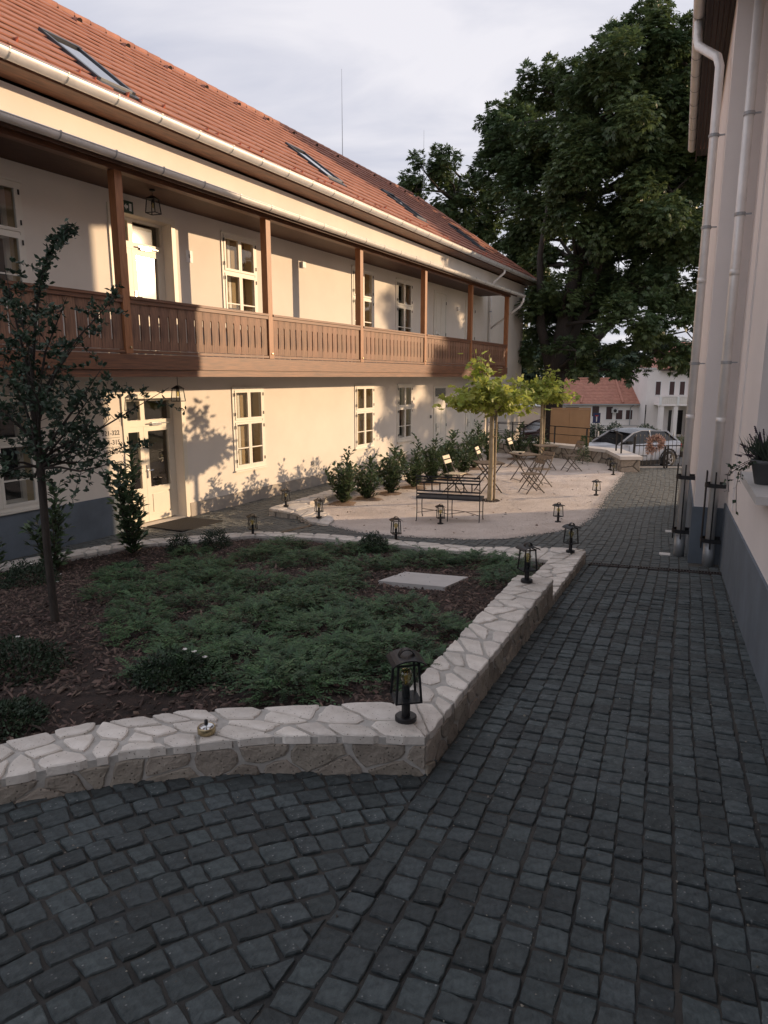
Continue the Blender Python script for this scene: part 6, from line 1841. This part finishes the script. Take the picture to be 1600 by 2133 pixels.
# cars ---------------------------------------------------------------
def car(label, loc, rz, paint, wheels=True):
    """hatchback crossover: x forward, y to its left, built as lofted body shell, glass house, wheels"""
    t = thing('parked_car', label, 'car', loc, rz)
    st_ = [ # x, half width bottom, half width belt, z bottom, z belt
      (2.05,0.45,0.40,0.42,0.62),(1.98,0.66,0.62,0.26,0.74),(1.75,0.80,0.74,0.20,0.84),(1.30,0.86,0.80,0.20,0.92),(0.85,0.88,0.83,0.20,0.97),(0.2,0.88,0.85,0.20,0.98),
      (-0.6,0.88,0.85,0.20,1.0),(-1.2,0.88,0.85,0.22,1.02),(-1.65,0.86,0.83,0.26,1.04),(-1.95,0.80,0.78,0.36,1.02),(-2.06,0.66,0.66,0.45,0.92)]
    b = MB(); prev = None
    for (x, wb_, wt_, z0, z1) in st_:
        ring = [(x,-wb_*0.92,z0),(x,-wb_,z0+(z1-z0)*.3),(x,-wb_*1.01,z0+(z1-z0)*.6),(x,-wt_,z1-0.05),(x,-wt_*0.9,z1),(x,0,z1+0.03),(x,wt_*0.9,z1),(x,wt_,z1-0.05),(x,wb_*1.01,z0+(z1-z0)*.6),(x,wb_,z0+(z1-z0)*.3),(x,wb_*.92,z0)]
        o_ = len(b.v); b.v += ring; k = len(ring)
        if prev is not None:
            for q in range(k): b.f.append((prev+q, prev+(q+1) % k, o_+(q+1) % k, o_+q))
        else: b.f.append(tuple(o_+q for q in range(k)))
        prev = o_
    b.f.append(tuple(prev+q for q in range(k))[::-1])
    b.build('body', paint, t, smooth=True)
    # glass house and roof
    gx = [(1.02,0.76,0.96),(0.30,0.66,1.36),(-0.1,0.64,1.44),(-0.8,0.63,1.46),(-1.35,0.60,1.38),(-1.88,0.66,1.03)]
    gl = MB()
    for (x, w_, z) in gx: 
        wb_ = 0.80
        gl.v += [(x if z > 1.0 else x, -min(wb_, w_+ (z-1.0)*0.36), 0.96), (x, -w_, z), (x, w_, z), (x, min(wb_, w_+(z-1.0)*0.36), 0.96)]
    for i in range(len(gx)-1):
        a = 4*i; c = a+4
        gl.f += [(a,a+1,c+1,c),(a+1,a+2,c+2,c+1),(a+2,a+3,c+3,c+2)]
    gl.build('windows', 'car_black', t, smooth=False)
    rf = MB()
    for (x, w_, z) in [(0.36,0.665,1.352),(-0.1,0.65,1.452),(-0.8,0.64,1.472),(-1.35,0.61,1.392),(-1.55,0.60,1.36)]: rf.v += [(x,-w_,z),(x,0,z+0.03),(x,w_,z)]
    for i in range(4):
        a = 3*i; rf.f += [(a,a+1,a+4,a+3),(a+1,a+2,a+5,a+4)]
    rf.build('roof', 'car_black' if paint == 'car_white' else paint, t, smooth=True)
    for s in (-1, 1):
        p = MB(); p.bar((1.04,s*0.77,0.97),(0.32,s*0.672,1.37),0.05,0.04); p.bar((-0.45,s*0.66,1.45),(-0.5,s*0.82,0.99),0.05,0.03); p.bar((-1.36,s*0.615,1.39),(-1.86,s*0.68,1.05),0.09,0.06); p.bar((0.32,s*0.672,1.37),(-0.1,s*0.652,1.46),0.035); p.bar((-0.1,s*0.652,1.46),(-1.36,s*0.625,1.40),0.035); p.build('pillars', paint, t)
        m_ = MB(); m_.box(0.62,0.80,s*0.86-(0 if s > 0 else 0.16),s*0.86+(0.16 if s > 0 else 0),0.98,1.10); m_.build('mirror', 'car_black', t)
        l_ = MB(); l_.box(1.78,1.97,s*0.70-0.09,s*0.70+0.09,0.62,0.74); l_.build('headlight', 'chrome', t)
        l_ = MB(); l_.box(-2.04,-1.93,s*0.66-0.10,s*0.66+0.10,0.78,0.90); l_.build('tail_light', 'red_paint', t)
        d_ = MB(); d_.box(-0.5,-0.49,s*0.886-0.004,s*0.886+0.004,0.35,0.95); d_.box(0.62,0.63,s*0.886-0.004,s*0.886+0.004,0.35,0.93); d_.box(-0.25,-0.12,s*0.885-0.01,s*0.885+0.01,0.80,0.83); d_.build('door_seams', 'car_black', t)
    sk3 = MB(); sk3.box(-1.4,1.3,-0.895,0.895,0.18,0.34); sk3.box(-1.7,1.8,-0.7,0.7,0.15,0.2); sk3.build('sill_trim', 'car_black', t)
    for x in (1.28, -1.28):
        for s in (-1, 1):
            ar = MB(); pts = [(x+0.40*math.cos(q), s*0.885, 0.33+0.40*math.sin(q)) for q in [math.pi*k/12 for k in range(13)]]
            for a_, c in zip(pts, pts[1:]): ar.bar(a_, c, 0.05, 0.05, up=(0,1,0))
            ar.build('wheel_arch', 'car_black', t)
            w_ = MB(); w_.lathe([(0.20,-0.10),(0.30,-0.11),(0.33,-0.07),(0.33,0.07),(0.30,0.11),(0.20,0.10)], (x, s*0.82, 0.33), 28, 'y'); wo = w_.build('wheel', 'tyre', t, smooth=True)
            d_ = MB(); d_.lathe([(0.0,0.0),(0.22,0.0)], (x, s*0.90, 0.33), 24, 'y'); d_.build('rim_disc', 'car_black', wo)
            for q in range(5):
                a_ = q*2*math.pi/5+0.3; sp = MB()
                for e in (-0.14, 0.14): sp.bar((x+0.03*math.cos(a_), s*0.925, 0.33+0.03*math.sin(a_)), (x+0.20*math.cos(a_+e), s*0.925, 0.33+0.20*math.sin(a_+e)), 0.028, 0.02, up=(0,1,0))
                sp.build('spoke', 'alloy', wo)
            sp = MB(); sp.tube([(x+0.205*math.cos(q), s*0.915, 0.33+0.205*math.sin(q)) for q in [2*math.pi*k/24 for k in range(25)]], 0.012, 5); sp.build('rim', 'alloy', wo)
    return t
# heading roughly to the left of the picture and a little towards the viewer
car('white car with black roof parked in the street behind the gate', (9.42, 26.85, -0.70), R(180+22), 'car_white')
car('dark wine-coloured car parked behind the second plane tree by the white outbuilding', (9.0, 38.6, -1.05), R(200), 'car_wine')

# street houses ------------------------------------------------------
def far_window(parent, x, z, w_, h, y=-0.01, m='window_brown'):
    f = MB(); f.box(x-w_/2-.06, x+w_/2+.06, y-0.05, y+0.02, z-0.06, z); f.box(x-w_/2-.06, x-w_/2, y-0.03, y+0.02, z, z+h); f.box(x+w_/2, x+w_/2+.06, y-0.03, y+0.02, z, z+h); f.box(x-w_/2-.06, x+w_/2+.06, y-0.03, y+0.02, z+h, z+h+.06)
    wo = f.build('window', 'white_paint', parent)
    p = MB(); p.box(x-w_/2, x+w_/2, y-0.012, y, z, z+h); p.build('pane', m, wo)
    p = MB(); p.box(x-0.03, x+0.03, y-0.022, y-0.0125, z, z+h); p.build('mullion', m if m != 'window_dark' else 'window_brown', wo)
H1 = thing('low_house', 'long low white house with red tiled roof across the street', 'building', (19.0, 80.0, -4.0), R(1.5))
b = MB(); b.box(0, 11.0, 0, 7, 0, 3.72); b.build('wall', 'plaster_white', H1)
dk_ = MB(); dk_.add([(-0.3,-0.45,3.66),(8.2,-0.45,3.66),(8.6,3.6,6.45),(0.2,3.6,6.45),(-0.3,7.4,3.66),(11.2,7.4,3.66),(11.2,3.6,6.45),(11.2,-0.45,3.66)], [(0,1,2,3),(4,3,2,6,5),(1,7,6,2)])
hr = dk_.build('roof', 'tile_far', H1)
rows = 17
tl_ = MB()
for k in range(rows):
    f0 = k/rows; f1 = (k+1.1)/rows
    y0, z0_ = -0.5+4.1*f0, 3.70+2.79*f0; y1, z1_ = -0.5+4.1*min(1, f1), 3.70+2.79*min(1, f1)
    for q in range(38):
        xa = -0.3+q*0.303+0.01; xb = xa+0.29
        tl_.add([(xa,y0,z0_+0.09),(xb,y0,z0_+0.09),(xb,y1,z1_+0.03),(xa,y1,z1_+0.03),(xa,y0,z0_),(xb,y0,z0_)], [(0,1,2,3),(4,5,1,0)])
tl_.build('roof_tiles', 'tile_far', hr, kind='stuff')
c = MB(); c.tube([(8.25,-0.5,3.85),(8.62,3.6,6.62)], 0.14, 6); c.tube([(3.4,-0.5,3.85),(3.9,0.6,4.65)], 0.10, 6); c.tube([(0.2,3.6,6.55),(11.2,3.6,6.55)], 0.14, 6); c.build('ridge_tiles', 'tile_far', hr)
c = MB(); c.box(-0.3,11.2,-0.62,-0.48,3.60,3.72); c.build('gutter', 'zinc_grey', H1)
for (x, z, w_, h) in ((2.6,2.35,1.5,1.0),(5.3,2.3,0.8,1.15),(6.9,1.95,0.75,1.45),(8.05,1.95,0.75,1.05),(9.2,1.95,0.75,1.05)):
    far_window(H1, x, z, w_, h)
for (x, z) in ((7.45,2.95),(1.6,2.9)):
    c = MB(); c.box(x-.35,x+.35,-0.35,-0.05,z-.25,z+.25); ac = c.build('air_conditioner', 'concrete', H1); c = MB(); c.lathe([(0,-0.36),(0.2,-0.36),(0.2,-0.351)], (x, 0, z), 14, 'y'); c.build('fan_grille', 'window_dark', ac)
c = MB(); c.box(0,11,-0.06,-0.002,1.2,1.30); c.build('wall_band', 'concrete', H1)
c = MB(); c.tube([(9.5,-0.5,3.6),(9.3,-0.1,3.3),(9.3,-0.1,1.3)], 0.05, 6); c.build('downpipe', 'zinc_grey', H1)
H2 = thing('two_storey_house', 'white two-storey house with red roof, balcony parapet and porch columns across the street', 'building', (29.25, 78.0, -4.0), R(1))
b = MB(); b.box(0, 12.0, 0.0, 8, 0, 7.55); b.build('wall', 'plaster_white', H2)
dk_ = MB(); dk_.add([(1.4,-0.7,7.62),(12.6,-0.7,7.62),(12.6,4,10.6),(5.0,4,10.6),(1.4,8.5,7.62),(12.6,8.5,7.62)], [(0,1,2,3),(4,3,2,5),(0,3,4)])
hr = dk_.build('roof', 'tile_far', H2)
tl_ = MB()
for k in range(16):
    f0 = k/16; f1 = min(1, (k+1.1)/16)
    xs0 = 1.4+3.6*f0
    y0, z0_, y1, z1_ = -0.75+4.75*f0, 7.66+2.98*f0, -0.75+4.75*f1, 7.66+2.98*f1
    for q in range(37):
        xa = 1.45+q*0.303; xb = xa+0.29
        if xa < xs0: continue
        tl_.add([(xa,y0,z0_+0.09),(xb,y0,z0_+0.09),(xb,y1,z1_+0.03),(xa,y1,z1_+0.03),(xa,y0,z0_),(xb,y0,z0_)], [(0,1,2,3),(4,5,1,0)])
tl_.build('roof_tiles', 'tile_far', hr, kind='stuff')
c = MB(); c.box(1.3,12.6,-0.85,-0.1,7.42,7.60); c.build('eaves', 'window_brown', H2)
c = MB(); c.box(-0.05,0.9,-0.08,7,7.55,7.75); c.build('parapet_cap', 'concrete', H2)
for k, x in enumerate((1.2,2.75,3.9,5.0,6.3)): far_window(H2, x, 4.78, 0.55, 1.45)
pb = MB(); pb.box(0.85,8,-1.5,-1.35,3.72,4.60); pb.box(0.85,8,-1.35,0,3.70,3.82); pb.box(0.75,8,-1.56,-1.29,4.60,4.70); pb.box(0.75,8,-1.56,-1.29,3.62,3.72); pbo = pb.build('balcony_parapet', 'plaster_white', H2)
for k, x in enumerate((0.95, 2.9, 5.0, 7.0)):
    c = MB(); c.box(x-.12,x+.12,-1.60,-1.502,3.72,4.60); c.build('parapet_pier', 'white_paint', pbo)
for k in range(30):
    x = 1.15+k*0.2
    c = MB(); c.box(x-.05,x+.05,-1.53,-1.502,3.85,4.5); c.build('baluster', 'plaster', pbo)
for k, x in enumerate((1.2, 2.75, 4.4)):
    c = MB(); c.box(x-.22,x+.22,-1.5,-1.0,0,3.62); c.build('column', 'plaster_white', H2)
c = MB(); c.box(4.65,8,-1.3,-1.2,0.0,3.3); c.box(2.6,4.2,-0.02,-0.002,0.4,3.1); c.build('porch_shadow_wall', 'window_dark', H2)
c = MB(); c.tube([(4.6,-0.75,7.4),(4.75,-0.15,6.8),(4.75,-0.15,4.75)], 0.06, 6); c.build('downpipe', 'window_brown', H2)
c = MB(); c.tube([(-0.06,-0.12,3.7),(-0.06,-0.12,0.2)], 0.06, 6); c.build('downpipe', 'window_dark', H2)
OB = MB(); OB.box(6.3, 9.25, 40.6, 46, -1.3, 1.02); OB.build('outbuilding', 'plaster_white', label='plain white wall of a low outbuilding behind the second plane tree', cat='building')
OR_ = MB(); OR_.add([(6.2,40.4,1.03),(9.35,40.4,1.03),(9.35,46.2,1.4),(6.2,46.2,1.4),(6.2,40.4,1.09),(9.35,40.4,1.09),(9.35,46.2,1.46),(6.2,46.2,1.46)], [(0,3,2,1),(4,5,6,7),(0,1,5,4),(1,2,6,5),(2,3,7,6),(3,0,4,7)]); OR_.build('roof', 'zinc_grey', bpy.data.objects['outbuilding'])

# bushes and rough grass on the slope below the street
SL = [(18.3,60,0.9,1.6,'tall rough bush left of the road sign, below the low house'),(20.3,61,1.0,1.7,'rough bush in front of the low house windows'),(22.6,60,1.1,1.5,'dark bush where the two street houses meet'),(24.4,62,0.8,1.0,'low bush by the porch columns'),(16.0,58,1.1,1.3,'rough bush beside the board panel')]
def slope_z(y): return -0.80 if y < 32 else (-0.8-(y-32)/8*0.3 if y < 40 else -1.1-(y-40)/34*2.8)
for i, (x, y, r_, h, lab) in enumerate(SL):
    t = thing('bush', lab, 'bush', (x, y, slope_z(y)), group='rough bushes on the slope below the street')
    n = 1500; d = rand_dirs(n); d[:, 2] = np.abs(d[:, 2]); pos = d*(RNG.uniform(.3,1,n)**.6)[:, None]*[r_, r_, h]
    V, F = leaves_arrays(pos, unit(d+RNG.normal(size=(n,3))*.8+[0,0,.3]), rand_dirs(n), RNG.uniform(.12,.26,n), RNG.uniform(.05,.10,n), (LEAF2_V, LEAF2_F)); np_mesh('foliage', V, F, 'leaf_far', t)
    s = MB()
    for k in range(6): a = random.uniform(0,6.28); s.tube([(0,0,-.1),(r_*.5*math.cos(a), r_*.5*math.sin(a), h*.8)], [0.03,0.01], 5)
    s.build('stems', 'bark_twig', t)
n = 26000; gx_ = RNG.uniform(6, 34, n); gy_ = RNG.uniform(31.8, 74, n)
pos = np.stack([gx_, gy_, np.array([slope_z(v) for v in gy_])], -1)
V, F = leaves_arrays(pos, unit(RNG.normal(size=(n,3))*[.35,.35,.1]+[0,0,1]), rand_dirs(n), RNG.uniform(.15,.5,n), RNG.uniform(.03,.08,n), (LEAF2_V, LEAF2_F))
np_mesh('rough_grass', V, F, 'leaf_far', kind='stuff', label='rough uncut grass on the slope between the street and the houses', cat='grass')
